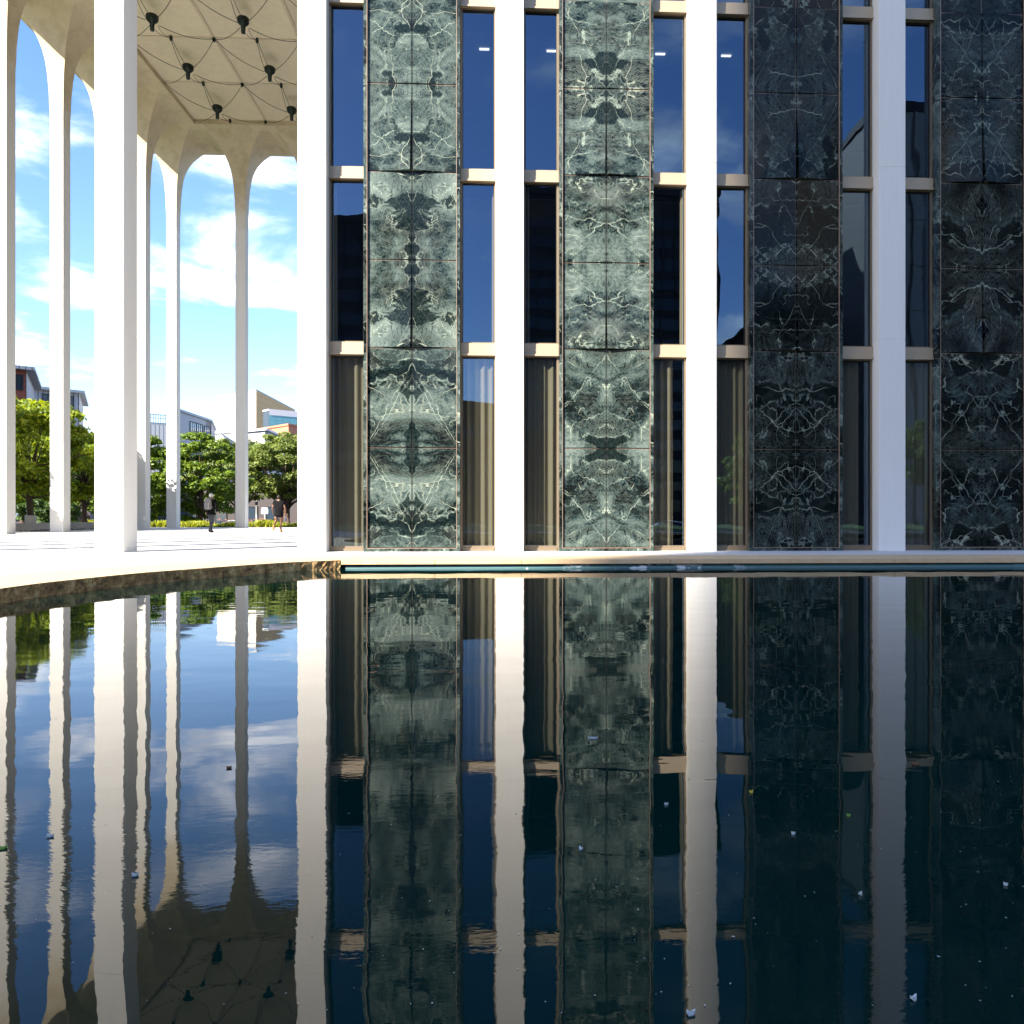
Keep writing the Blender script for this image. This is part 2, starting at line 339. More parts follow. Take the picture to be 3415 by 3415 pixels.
def mat_leaf(name, c0, c1, tr):
    t = NT(name); g = t.n.new('ShaderNodeNewGeometry')
    col = t.ramp(g.outputs['Random Per Island'], [(0.0, c0), (1.0, tuple(min(1, 1.25*x) for x in c1))])
    t.set(t.p.inputs['Base Color'], col); t.p.inputs['Roughness'].default_value = 0.55
    tl = t.n.new('ShaderNodeBsdfTranslucent'); t.l.new(t.mix(1.0, col, tr, 'MULTIPLY'), tl.inputs[0])
    ms = t.n.new('ShaderNodeMixShader'); ms.inputs[0].default_value = 0.38; t.l.new(t.p.outputs[0], ms.inputs[1]); t.l.new(tl.outputs[0], ms.inputs[2]); t.l.new(ms.outputs[0], t.o.inputs[0]); return t.m
M['leaf_maple'] = mat_leaf('maple_leaves', (0.08,0.15,0.008), (0.30,0.34,0.018), (1.8,1.7,0.5))
M['leaf_linden'] = mat_leaf('linden_leaves', (0.055,0.115,0.010), (0.20,0.27,0.020), (1.5,1.5,0.6))
M['leaf_locust'] = mat_leaf('locust_leaves', (0.085,0.13,0.024), (0.21,0.25,0.05), (1.3,1.3,0.7))
M['leaf_bush'] = mat_leaf('bush_leaves', (0.03,0.07,0.012), (0.07,0.12,0.02), (1.3,1.3,0.7))
M['leaf_bed'] = mat_leaf('bed_leaves', (0.16,0.22,0.02), (0.36,0.36,0.03), (1.5,1.4,0.5))
M['bark'] = plain('bark', (0.085,0.055,0.038), 0.9, 0, 0.4, 6, 0.4)
M['asphalt'] = plain('asphalt', (0.06,0.06,0.062), 0.9, 0, 0.2, 1)
M['soil'] = plain('bark_mulch', (0.09,0.05,0.03), 0.95, 0, 0.5, 12, 0.8)
M['lawn'] = plain('lawn', (0.06,0.11,0.02), 0.95, 0, 0.3, 5)
M['bench'] = plain('bench_concrete', (0.50,0.47,0.42), 0.8, 0, 0.15, 4)
def pblock(name, col, rough=0.7, var=0.08): return plain(name, col, rough, 0, var, 1.5)
def mat_siding(name, col, pitch=0.45, axis=0):
    t = NT(name); P = t.c.outputs['Object']
    wv = t.n.new('ShaderNodeTexWave'); wv.wave_type = 'BANDS'; wv.bands_direction = 'X'; wv.inputs['Scale'].default_value = 0.31416/pitch
    t.l.new(P, wv.inputs['Vector'])
    f = t.ramp(wv.outputs['Fac'], [(0.06, 1.0), (0.16, 0.0)])
    return t.fin(t.mix(f, col, tuple(x*0.35 for x in col)), 0.6)
def mat_tiles(name, col, w_, h_):
    t = NT(name); P = t.c.outputs['UV']
    b = t.n.new('ShaderNodeTexBrick'); t.l.new(P, b.inputs['Vector']); b.offset = 0.0; b.inputs['Scale'].default_value = 1
    b.inputs['Brick Width'].default_value = w_; b.inputs['Row Height'].default_value = h_; b.inputs['Mortar Size'].default_value = 0.03
    b.inputs['Color1'].default_value = col+(1,); b.inputs['Color2'].default_value = tuple(x*0.94 for x in col)+(1,); b.inputs['Mortar'].default_value = tuple(x*0.55 for x in col)+(1,)
    return t.fin(b.outputs['Color'], 0.7)
M['dark_window'] = plain('far_window', (0.03,0.045,0.06), 0.08)
M['pale_window'] = plain('far_window_pale', (0.20,0.27,0.33), 0.12)
M['teal_window'] = mat_tiles('teal_glazing', (0.16,0.42,0.47), 1.6, 1.3)
M['dark_frame'] = pblock('dark_frame', (0.02,0.02,0.025))
M['white_frame'] = pblock('white_frame', (0.7,0.7,0.7))

# ------------------------------------------------------------------ ground, plaza, pool
POOL = [(1.372,-.745),(1.204,-.884),(1.072,-1.087),(.965,-1.29),(.885,-1.45),(.830,-1.65),(.792,-1.83),(.783,-2.02),(.80,-2.25),(.86,-2.6),(.99,-3.0),(1.22,-3.4),(1.55,-3.8),(2.05,-4.02),(2.6,-4.06),(9.0,-4.06),(9.0,-.732)]
def smooth_poly(P, n=6):
    # Catmull-Rom on the curved part only
    o = []
    for i in range(0, 14):
        p0 = P[max(i-1,0)]; p1 = P[i]; p2 = P[i+1]; p3 = P[i+2]
        if math.dist(p2,p3) > 1: p3 = (2*p2[0]-p1[0], 2*p2[1]-p1[1])
        for k in range(n):
            t = k/n
            o.append(tuple(0.5*((2*p1[j])+(-p0[j]+p2[j])*t+(2*p0[j]-5*p1[j]+4*p2[j]-p3[j])*t*t+(-p0[j]+3*p1[j]-3*p2[j]+p3[j])*t**3) for j in (0,1)))
    return o + P[14:]
POOLS = [(x*S, y*S) for x, y in smooth_poly(POOL)]
def holed(outer, hole, z):
    a = [Vector((x,y,0)) for x,y in outer]; b = [Vector((x,y,0)) for x,y in hole]
    tri = geometry.tessellate_polygon([a, b]); m = MB(); pts = [(v.x,v.y,z) for v in a+b]
    m.v = pts
    for t in tri:
        p = [Vector(pts[i]) for i in t]
        if (p[1]-p[0]).cross(p[2]-p[0]).z < 0: t = t[::-1]
        m.f.append(tuple(t)); m.smooth.append(False); m.uv.append(None)
    return m
# outward offset of the pool outline
def offset(P, d):
    n = len(P); out_ = []
    for i in range(n):
        a = Vector(P[i-1]); b = Vector(P[i]); c = Vector(P[(i+1)%n])
        t1 = (b-a).normalized(); t2 = (c-b).normalized()
        nn = Vector((t1.y+t2.y, -(t1.x+t2.x))); nn = nn.normalized() if nn.length > 1e-6 else Vector((t1.y,-t1.x))
        k = 1/max(0.5, nn.dot(Vector((t1.y,-t1.x))))
        out_.append(tuple(b - nn*d*k))
    return out_
area = sum(POOLS[i-1][0]*POOLS[i][1]-POOLS[i][0]*POOLS[i-1][1] for i in range(len(POOLS)))
sgn = 1 if area > 0 else -1
COP = offset(POOLS, 0.35*S*sgn*1.0)
if abs(COP[-1][0]) < abs(POOLS[-1][0]): COP = offset(POOLS, -0.35*S*sgn)
x0, x1, y0, y1 = -3.5*S, 12*S, -4.7*S, 8.52*S
pl = holed([(x0,y0),(x1,y0),(x1,y1),(x0,y1)], COP, 0.0)
for a, b in (((x0,y0),(x1,y0)),((x1,y0),(x1,y1)),((x1,y1),(x0,y1)),((x0,y1),(x0,y0))):
    pl.face([(a[0],a[1],-1.2),(b[0],b[1],-1.2),(b[0],b[1],0),(a[0],a[1],0)])
tag(pl.build('plaza', M['plaza']), kind='structure')
g = holed([(-420*S,-420*S),(420*S,-420*S),(420*S,420*S),(-420*S,420*S)], [(x0+.5,y0+.5),(x0+.5,y1-.5),(x1-.5,y1-.5),(x1-.5,y0+.5)], -1.1)
tag(g.build('ground', M['asphalt']), kind='structure')
WZ = -0.0383*S
wm = MB(); wm.face([(.5*S,-4.4*S,WZ),(9.4*S,-4.4*S,WZ),(9.4*S,-.60*S,WZ),(.5*S,-.60*S,WZ)])
tag(wm.build('water', M['water']), kind='structure')
pe = tag(empty('pool_edge', (3*S, -.6*S, 0)), 'tan stone coping round the reflecting pool, rock faced along its curved left end', 'pool edge')
def local(mb, o):
    mb.v = [(v[0]-o.location.x, v[1]-o.location.y, v[2]-o.location.z) for v in mb.v]; return mb
m = MB(); nP = len(POOLS)
wp = offset(POOLS, (0.09 if COP==offset(POOLS,0.35*S*sgn) else -0.09)*sgn)
for i in range(nP):
    a = wp[i]; b = wp[(i+1)%nP]; m.face([(a[0],a[1],-0.9),(b[0],b[1],-0.9),(b[0],b[1],-0.075),(a[0],a[1],-0.075)])
local(m, pe).build('pool_wall', M['pool_wall'], pe)
# coping stones : curved run is rock faced down to the water, straight run is a thin sawn slab
def cop_piece(i0, i1, t0, t1, rock):
    m = MB(); tp = MB(); depth = -0.30 if rock else -0.078
    A = []; B = []
    steps = max(2, (i1-i0)*4)
    def lerp(P, u):
        i = min(int(u), nP-1); f = u-i; a = P[i]; b = P[(i+1)%nP]; return (a[0]+(b[0]-a[0])*f, a[1]+(b[1]-a[1])*f)
    u0 = i0+t0; u1 = i1+t1; q = []
    for k in range(steps+1):
        u = u0+(u1-u0)*k/steps; q.append((lerp(POOLS,u), lerp(COP,u)))
    g_ = 0.004
    rows = []
    for k, (a, b) in enumerate(q):
        d = Vector((b[0]-a[0], b[1]-a[1])).normalized(); row = []
        if rock:
            for j in range(7):
                z = -0.004 + (depth+0.004)*j/6; r = 0.0 if j == 0 else rnd.uniform(-0.009, 0.011) + 0.006*j/6
                row.append((a[0]+d.x*r, a[1]+d.y*r, z))
        else:
            row = [(a[0],a[1],-0.004),(a[0],a[1],depth)]
        rows.append(row)
    m.grid(rows, False)
    for k in range(len(q)-1):
        a,b = q[k]; c,d = q[k+1]
        (tp if rock else m).face([(a[0],a[1],0),(c[0],c[1],0),(d[0],d[1],0),(b[0],b[1],0)])
        m.face([(a[0],a[1],-0.004),(c[0],c[1],-0.004),(c[0],c[1],0),(a[0],a[1],0)])
        m.face([(a[0],a[1],depth),(b[0],b[1],depth),(d[0],d[1],depth),(c[0],c[1],depth)])
    for k in (0,-1):
        a,b = q[k]; m.face([(a[0],a[1],0),(b[0],b[1],0),(b[0],b[1],depth),(a[0],a[1],depth)])
    o = local(m, pe).build('coping_stone', M['coping_rock'] if rock else M['coping'], pe)
    if rock: local(tp, pe).build('sawn_top', M['coping'], o)
i_end = nP-3
seg = 6; i = 0
while i < i_end:
    j = min(i+seg, i_end); cop_piece(i, j, 0, -0.006, True); i = j
cop_piece(nP-3, nP-2, 0, 0, False); cop_piece(nP-2, nP-1, 0, 0, False)
# straight run along the wall, from the right end to the corner (last edge), joints irregular
Lx = [9.0, 8.1, 7.2, 6.4, 5.5, 4.7, 3.72, 2.75, 2.12, 1.76, 1.372]
for k in range(len(Lx)-1):
    a = (9.0-Lx[k])/(9.0-1.372); b = (9.0-Lx[k+1])/(9.0-1.372)
    cop_piece(nP-1, nP-1, a, b-0.0003, False)
# pipe
pp = tag(empty('overflow_pipe', (1.39*S, -.712*S, WZ)), 'teal pipe with white peeling paint lying half sunk under the coping', 'pipe')
m = MB(); m.tube([(0,0,-0.012),(2.885*S,0,-0.012)], 0.092, 20); m.build('pipe', M['pipe'], pp)
m = MB(); m.tube([(2.86*S,0,-0.012),(2.95*S,0,-0.012)], 0.108, 20); m.tube([(2.95*S,0,-0.012),(6.5*S,0,-0.012)], 0.092, 20); m.build('pipe_joint', M['pipe'], pp)

# ------------------------------------------------------------------ columns
CW, CD = .142*S, .1445*S
PROF = [(0,0)] + [(4.60,0),(4.72,.005),(4.85,.008),(4.95,.014),(5.06,.021),(5.18,.034),(5.28,.052),(5.38,.080),(5.45,.107),(5.52,.140),(5.583,.178),(5.64,.215),(5.69,.255),(5.72,.295),(5.745,.345),(5.757,.39),(5.765,.4285)]
def column_parts():
    sh = MB(); fn = MB()
    gz = [1.107*S, 2.01*S, 2.914*S, 3.82*S]
    zs = [0.0]
    for z in gz: zs += [z-.012, z-.006, z+.006, z+.012]
    zs.append(4.60*S)
    def ring(z, o): return [(-o,-o,z),(CW+o,-o,z),(CW+o,CD+o,z),(-o,CD+o,z)]
    rows = []
    for i, z in enumerate(zs):
        k = (i-1) % 4 if 0 < i < len(zs)-1 else 0
        rows.append(ring(z, -0.006 if k in (1,2) and 0 < i < len(zs)-1 else 0))
    sh.grid(rows, False, True); sh.face(rows[0][::-1])
    pr = [(z*S, o*S) for z, o in PROF[1:]]
    for a in range(4):
        strip = []
        for z, o in pr:
            r = ring(z, o); strip.append([r[a], r[(a+1)%4]])
        fn.grid([[s_[0].__class__(s_[0]), s_[1]] for s_ in strip], True)
    fn.face(ring(pr[-1][0], pr[-1][1]))
    return sh.mesh('shaft'), fn.mesh('fan_vault')
shaft_me, fan_me = column_parts(); shaft_me.materials.append(M['column']); fan_me.materials.append(M['fan'])
def place_column(x, y, parent, label=None):
    c = empty('column', (x*S - parent.location.x, y*S - parent.location.y, 0)); c.parent = parent
    a = bpy.data.objects.new('shaft', shaft_me); COL.objects.link(a); a.parent = c
    b = bpy.data.objects.new('fan_vault', fan_me); COL.objects.link(b); b.parent = c
    if label: c['label'] = label
    return c
port = tag(empty('portico', (-3*S, 0, 0)), 'tall white open portico of slender columns with arched fan vaults and a coffered ceiling', 'portico')
YB = 7.966; DY = YB/8
for i in (-3,-2,-1,0): place_column(i, 0, port)
for k in range(1, 9): place_column(-3, k*DY, port)
for i in (-2,-1,0): place_column(i, YB, port)
# ceiling coffers
CX = [-2.4285, -1.4285, -.4285, .5715, 1.06]
CY = [.573 + k*.9948 for k in range(8)]
m = MB(); zt = 5.835*S; zc = 5.925*S
for i in range(len(CX)-1):
    for j in range(7):
        xa, xb, ya, yb = CX[i]*S, CX[i+1]*S, CY[j]*S, CY[j+1]*S; n = 8; rows = []
        for p in range(n+1):
            row = []
            for q in range(n+1):
                u = p/n; v = q/n; hgt = (math.sin(math.pi*u)*math.sin(math.pi*v))**0.8
                row.append((xa+(xb-xa)*u, ya+(yb-ya)*v, zt+(zc-zt)*hgt))
            rows.append(row)
        m.grid(rows, True)
local(m, port).build('coffered_ceiling', M['ceiling'], port)
m = MB()
for x in CX[:-1]:
    if x == CX[0]: continue
    m.box((x-.016)*S, (x-.006)*S, CY[0]*S, CY[-1]*S, zt-.035, zt+.05); m.box((x+.006)*S, (x+.016)*S, CY[0]*S, CY[-1]*S, zt-.035, zt+.05)
    m.box((x-.006)*S, (x+.006)*S, CY[0]*S, CY[-1]*S, zt-.022, zt+.05)
for y in CY[1:-1]:
    m.box(CX[0]*S, CX[-1]*S, (y-.010)*S, (y+.010)*S, zt-.028, zt+.06)
local(m, port).build('ceiling_ribs', M['rib'], port)
m = MB(); t_ = .05
m.box((CX[0]-t_)*S, CX[0]*S, (CY[0]-t_)*S, (CY[-1]+t_)*S, 5.767*S, zt+.3)
m.box(CX[0]*S, CX[-1]*S, CY[-1]*S, (CY[-1]+t_)*S, 5.767*S, zt+.3)
m.box(CX[0]*S, CX[-1]*S, (CY[0]-t_)*S, CY[0]*S, 5.767*S, zt+.3)
local(m, port).build('coffer_edge_beam', M['fan'], port)
# roof slab ring above vaults + fascia
m = MB(); zr0, zr1 = 5.768*S, 6.35*S; ex = -3.4285
m.box(ex*S, 9.6*S, -.4285*S, (-.4285+.06)*S, zr0, zr1); m.box(ex*S, 9.6*S, (YB+.1445+.4285-.06)*S, (YB+.1445+.4285)*S, zr0, zr1)
m.box(ex*S, (ex+.06)*S, (-.4285+.06)*S, (YB+.1445+.4285-.06)*S, zr0, zr1)
m.box((ex+.06)*S, 9.6*S, (-.4285+.06)*S, (YB+.1445+.4285-.06)*S, 6.25*S, 6.34*S)
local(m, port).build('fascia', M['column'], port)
# chandeliers
def make_lamp():
    r = empty('hub_lamp', (0,0,0))
    m = MB(); m.lathe([(.001,0.0),(.022*S,0.0),(.026*S,.085*S),(.046*S,.098*S),(.064*S,.120*S),(.068*S,.160*S),(.058*S,.172*S),(.001,.172*S)], (0,0,-.178*S/2), 20)
    m.build('lamp_housing', M['wiregreen'], r)
    m = MB(); zb_ = .0; top = (5.815-5.69)*S
    for sx in (-1,1):
        for sy in (-1,1):
            P = []
            a = Vector((.07*S*sx*.7, .07*S*sy*.7, 0)); b = Vector((.4975*S*sx, .495*S*sy, top))
            for k in range(13):
                t = k/12; p = a.lerp(b, t); z = top*(t**2.2) - .012*S*math.sin(math.pi*t) ; 
                if k >= 11: z = top-(1-t)*12*.012*S*2
                P.append((p.x, p.y, z))
            m.tube(P, .015, 5)
    for sy in (-1,1):
        for sx in (-1,1):
            P = []
            a = Vector((.035*S*sx, .065*S*sy, 0)); b = Vector((.006*S*sx, .495*S*sy, top))
            for k in range(9):
                t = k/8; p = a.lerp(b, t); P.append((p.x, p.y, top*t**1.5 - .012*S*math.sin(math.pi*t)))
            m.tube(P, .014, 5)
    m.build('support_rods', M['wiregreen'], r)
    for x, y in ((.4975,.495),(0,.495)):
        m = MB(); m.lathe([(.02*S*.8,-.03*S),(.02*S,0),(.014*S,.03*S)], (x*S, y*S, top), 10); m.build('rod_anchor', M['wiregreen'], r)
    return r
lamp0 = None
ordn = ['nearest the far arcade','second from the far arcade','third from the far arcade','fourth from the far arcade','fifth from the far arcade','sixth from the far arcade','farthest from the far arcade']
cl = ['left edge row','middle row','row beside the building','row against the building']
for j in range(7):
    for i in range(3):
        if lamp0 is None: lamp0 = make_lamp(); o = lamp0
        else: o = copy_tree(lamp0)
        o.location = ((CX[i]+.5)*S, (CY[6-j]+.4975)*S, 5.69*S)
        tag(o, f'dark green ceiling hub lamp, {cl[i]}, {ordn[j]}', 'ceiling lamp', 'hub lamps hanging under the portico ceiling')

# ------------------------------------------------------------------ office building
bld = tag(empty('office_building', (1*S, .08*S, 0)), 'office building with white columns, tall bronze windows and bookmatched green marble piers above the pool', 'office building')
NB = 6
for i in range(1, NB+2): place_column(i, 0, bld)
# piers
ZJ = [.018,.5335,1.0455,1.4955,1.9475,2.399,2.850]
YP = .022   # pier trim face
def pier(i):
    e_ = empty('marble_pier', ((i+.5715)*S - bld.location.x, YP*S - bld.location.y, 0)); e_.parent = bld
    hw = .245*S; tr = .016*S; top = 5.70*S
    # trim surround and side returns
    m = MB()
    for s_ in (-1,1):
        a, b = sorted((s_*hw, s_*(hw-tr)))
        zz_ = [0.0]+[z*S*1.0 for z in (.30,.80,1.28,1.75,2.20,2.66,3.1)]+[top]
        for k in range(len(zz_)-1): m.box(a, b, 0, .10*S, zz_[k]+(.002 if k else 0), zz_[k+1]-.002)
    m.box(-hw+tr, hw-tr, 0, .10*S, 0, .016*S)
    m.build('marble_trim', M['marble_trim'], e_)
    m = MB(); m.box(-hw+tr, hw-tr, .085, .2, .016*S, top); m.build('backing', M['gasket'], e_)
    rows = list(zip(ZJ[:-1], ZJ[1:]))
    ib = [.045, 0, .042, .012, .055, .0, .05]     # how far the inner corner leans out at each joint
    seed = i*17.3
    def half(z0, z1, s_, r, b0, b1, nm='marble_panel', par=e_):
        xa = hw-tr-.012; m = MB(); rec = .055; m.slab = []; m.seed = []; nz = 5; nx = 5; ch0 = .004+b0*.3; ch1 = .004+b1*.3
        H_ = (z1-z0)*S; g_ = .026
        def vv(t): return (t if r % 2 == 0 else 1-t)*H_
        P = []
        for a in range(nz+1):
            t = a/nz; z = z0*S+g_/2+(H_-g_)*t; bb = b0+(b1-b0)*t; ch = ch0+(ch1-ch0)*t; row = []
            for q in range(nx+1):
                x = xa+(ch-xa)*q/nx; y = rec-bb*(q/nx)**1.3; row.append((x,y,z, x, vv(t)))
            row.append((.0025, rec+.012, z, 0.0, vv(t))); P.append(row)
        for a in range(nz):
            for q in range(nx+1):
                c = [P[a][q],P[a][q+1],P[a+1][q+1],P[a+1][q]]
                if s_ > 0: c = c[::-1]
                m.face([(s_*p[0],p[1],p[2]) for p in c], False, [(p[3]+seed+5*(r//2), p[4]+seed*.7+9*(r//2)) for p in c])
                m.slab.append([(p[3], p[4]) for p in c]); m.seed.append([(seed+3.3*(r//2), seed*.37+7*(r//2))]*4)
        for row, up in ((P[0],False),(P[-1],True)):     # slab edges
            poly = [(s_*p[0],p[1],p[2]) for p in row]+[(s_*row[-1][0],.09,row[0][2]),(s_*row[0][0],.09,row[0][2])]
            m.face(poly, False, [(seed+x[0], 3+x[1]) for x in poly]); m.slab.append([(x[0], x[1]) for x in poly]); m.seed.append([(seed,0)]*len(poly))
        p = P[0][0]; p2 = P[-1][0]
        m.face([(s_*p[0],p[1],p[2]),(s_*p[0],.09,p[2]),(s_*p2[0],.09,p2[2]),(s_*p2[0],p2[1],p2[2])], False, [(seed,0),(seed,.05),(seed+1,.05),(seed+1,0)])
        m.slab.append([(0,0)]*4); m.seed.append([(seed,0)]*4)
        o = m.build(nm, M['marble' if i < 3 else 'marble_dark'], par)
    for r, (z0, z1) in enumerate(rows):
        for s_ in (-1,1): half(z0, z1, s_, r, ib[r]*(.15), ib[r+1] if False else ib[r]*0+ [0,.04,.008,.04,.0,.05][r]) if False else half(z0, z1, s_, r, [.03,.035,.11,.03,.12,.03][r], [.02,.02,.02,.03,.02,.03][r])
    # above the frame: one cladding piece
    m = MB(); z0 = ZJ[-1]; k = 0; m.slab = []; m.seed = []
    while z0 < 5.6:
        z1 = min(z0+.4515, 5.7)
        for s_ in (-1,1):
            c = [(.003,z0*S+.004),(hw-tr-.012,z0*S+.004),(hw-tr-.012,z1*S-.003),(.003,z1*S-.003)]
            if s_ < 0: c = c[::-1]
            t = lambda z: (z-z0*S) if k % 2 == 0 else (z1*S-z)
            m.slab.append([(x, t(z)) for x, z in c]); m.seed.append([(seed+40+3*(k//2), seed*.5)]*4)
            m.face([(s_*x, .055, z) for x, z in c], False, [(x+seed+50+5*(k//2), t(z)+seed+9*(k//2)) for x, z in c])
        z0 = z1; k += 1
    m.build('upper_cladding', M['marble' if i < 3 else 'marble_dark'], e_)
    m = MB(); m.box(-.003,.003,.056,.08,.018*S,top)
    for z in ZJ[1:]: m.box(-hw+tr+.012, hw-tr-.012, .052, .085, z*S-.013, z*S-.008)
    for s_ in (-1,1): m.box(*sorted((s_*(hw-tr-.010), s_*(hw-tr-.002))), -.002, .03, .016*S, top)
    m.box(-hw+tr, hw-tr, -.003, .028, .0162*S, .0185*S)
    m.build('joint_strip', M['joint_metal'], e_)
for i in range(1, NB+1): pier(i)
# windows: x0..x1, for each floor
FZ = [(.0, 1.0147), (1.0797, 1.9195), (1.983, 2.823), (2.8865, 3.7265), (3.79, 4.63), (4.69, 5.5)]
YW = .076
def window(i, side, fl):
    xa, xb = ((i+.142, i+.3265) if side == 0 else (i+.8165, i+1.0))
    z0, z1 = FZ[fl]; ox, oy = (xa*S, YW*S)
    e_ = empty('window', (ox-bld.location.x, oy-bld.location.y, z0*S)); e_.parent = bld
    W = (xb-xa)*S; H_ = (z1-z0)*S; fw = .042; sill = .115 if fl == 0 else .03
    m = MB(); m.box(0, fw, 0, .16, 0, H_); m.box(W-fw, W, 0, .16, 0, H_); m.box(fw, W-fw, .004, .16, 0, sill); m.box(fw, W-fw, .004, .16, H_-.02, H_)
    if fl == 0: m.box(fw, W-fw, -.02, .004, 0, .07)
    m.build('frame', M['bronze'], e_)
    m = MB(); m.box(fw, fw+.012, .035, .085, sill, H_-.02); m.box(W-fw-.012, W-fw, .035, .085, sill, H_-.02); m.box(fw+.012, W-fw-.012, .035, .085, H_-.05, H_-.02); m.build('gasket', M['gasket'], e_)
    r_ = random.Random(i*31+side*7+fl); tx = r_.uniform(-.012,.012); tz = r_.uniform(-.010,.010)
    yc = .055; hx = (W-2*fw-.026)/2; hz = (H_-sill-.052)/2; cx_ = W/2; cz_ = sill+hz+.001
    m = MB(); nx, nz_ = 1, 1
    q = [(cx_-hx, -hz),(cx_+hx,-hz),(cx_+hx,hz),(cx_-hx,hz)]
    m.face([(x, yc + (x-cx_)*tz + z*tx*.0, cz_+z) for x, z in q])
    o = m.build('glass', M['glass_'+('t' if tx < -.02 else 'n')] if False else M['glass'], e_)
    if tx < -.02: # pane fitted slightly out of plumb
        o.location = (0, yc, cz_); 
        o.data.transform(Matrix.Translation((0,-yc,-cz_))); o.rotation_euler = (-tx*.25, 0, 0)
    # curtains
    if fl <= 1:
        m = MB(); n = 60; rows = []
        if fl == 0: spans = [(fw*.5, (W-fw*.5) if (i, side) not in ((3,1),(2,1)) else W*.66)] if (i, side) != (4,0) else [(W*.25, W-fw*.5)]
        else: spans = [(fw, fw+.10)] if side == 0 else [(W-fw-.07, W-fw)]
        for a, b in spans:
            n = max(8, int((b-a)/.012)); bot = []; topr = []
            ph = r_.uniform(0,6)
            for k in range(n+1):
                x = a+(b-a)*k/n; y = .165+.035*math.sin(x*2*math.pi/.165+ph+1.2*math.sin(x*7))
                bot.append((x,y,.05)); topr.append((x+.01*math.sin(x*31), y*.97, H_-.03))
            m.grid([bot, topr], True)
        m.build('curtain', M['curtain'], e_)
    return e_
for i in range(1, NB+1):
    for side in (0,1):
        for fl in range(6 if i < 6 else 4): window(i, side, fl)
for i in range(1, NB+1):
    for xa, xb in ((i+.142, i+.3265),(i+.8165, i+1.0)):
        for fl in range(6 if i < 6 else 4):
            za = FZ[fl][1]; zb_ = FZ[fl+1][0] if fl < 5 else 5.76; m = MB()
            m.box(xa*S+.003, xb*S-.003, (YW-.012)*S, (YW+.05)*S, za*S, zb_*S)
            m.box(xa*S+.003, xb*S-.003, (YW-.018)*S, (YW-.012)*S-.0005, za*S, za*S+.045)
            local(m, bld).build('spandrel', M['spandrel'], bld)
m = MB()   # slabs, rear wall, cross walls
for k, z in enumerate([-.02, 1.03, 1.94, 2.85, 3.755, 4.66, 5.56]):
    m.box(1.10*S, 7.2*S, .17*S, 2.0*S, z*S, (z+.035)*S)
m.box(1.10*S, 7.2*S, 1.6*S, 1.62*S, 0, 5.7*S); m.box(1.075*S, 1.10*S, .16*S, 7.9*S, 0, 5.76*S); m.box(1.10*S, 7.2*S, 7.9*S, 7.93*S, 0, 5.76*S); m.box(7.2*S, 7.23*S, .16*S, 7.9*S, 0, 5.76*S)
local(m, bld).build('interior', M['inside'], bld)
m = MB()
for z in [1.03, 1.94, 2.85, 3.755]:
    m.box(1.10*S, 7.2*S, .30*S, 1.6*S, (z-.03)*S, (z-.012)*S)
local(m, bld).build('interior_ceiling', M['inside_ceiling'], bld)
m = MB()
for z in (2.85-.033,):
    for i in range(1, 6):
        for q in (.28, .90): m.box((i+q)*S, (i+q+.055)*S, .42*S, .434*S, z*S-.02, z*S)
local(m, bld).build('ceiling_lights', M['tubelight'], bld)

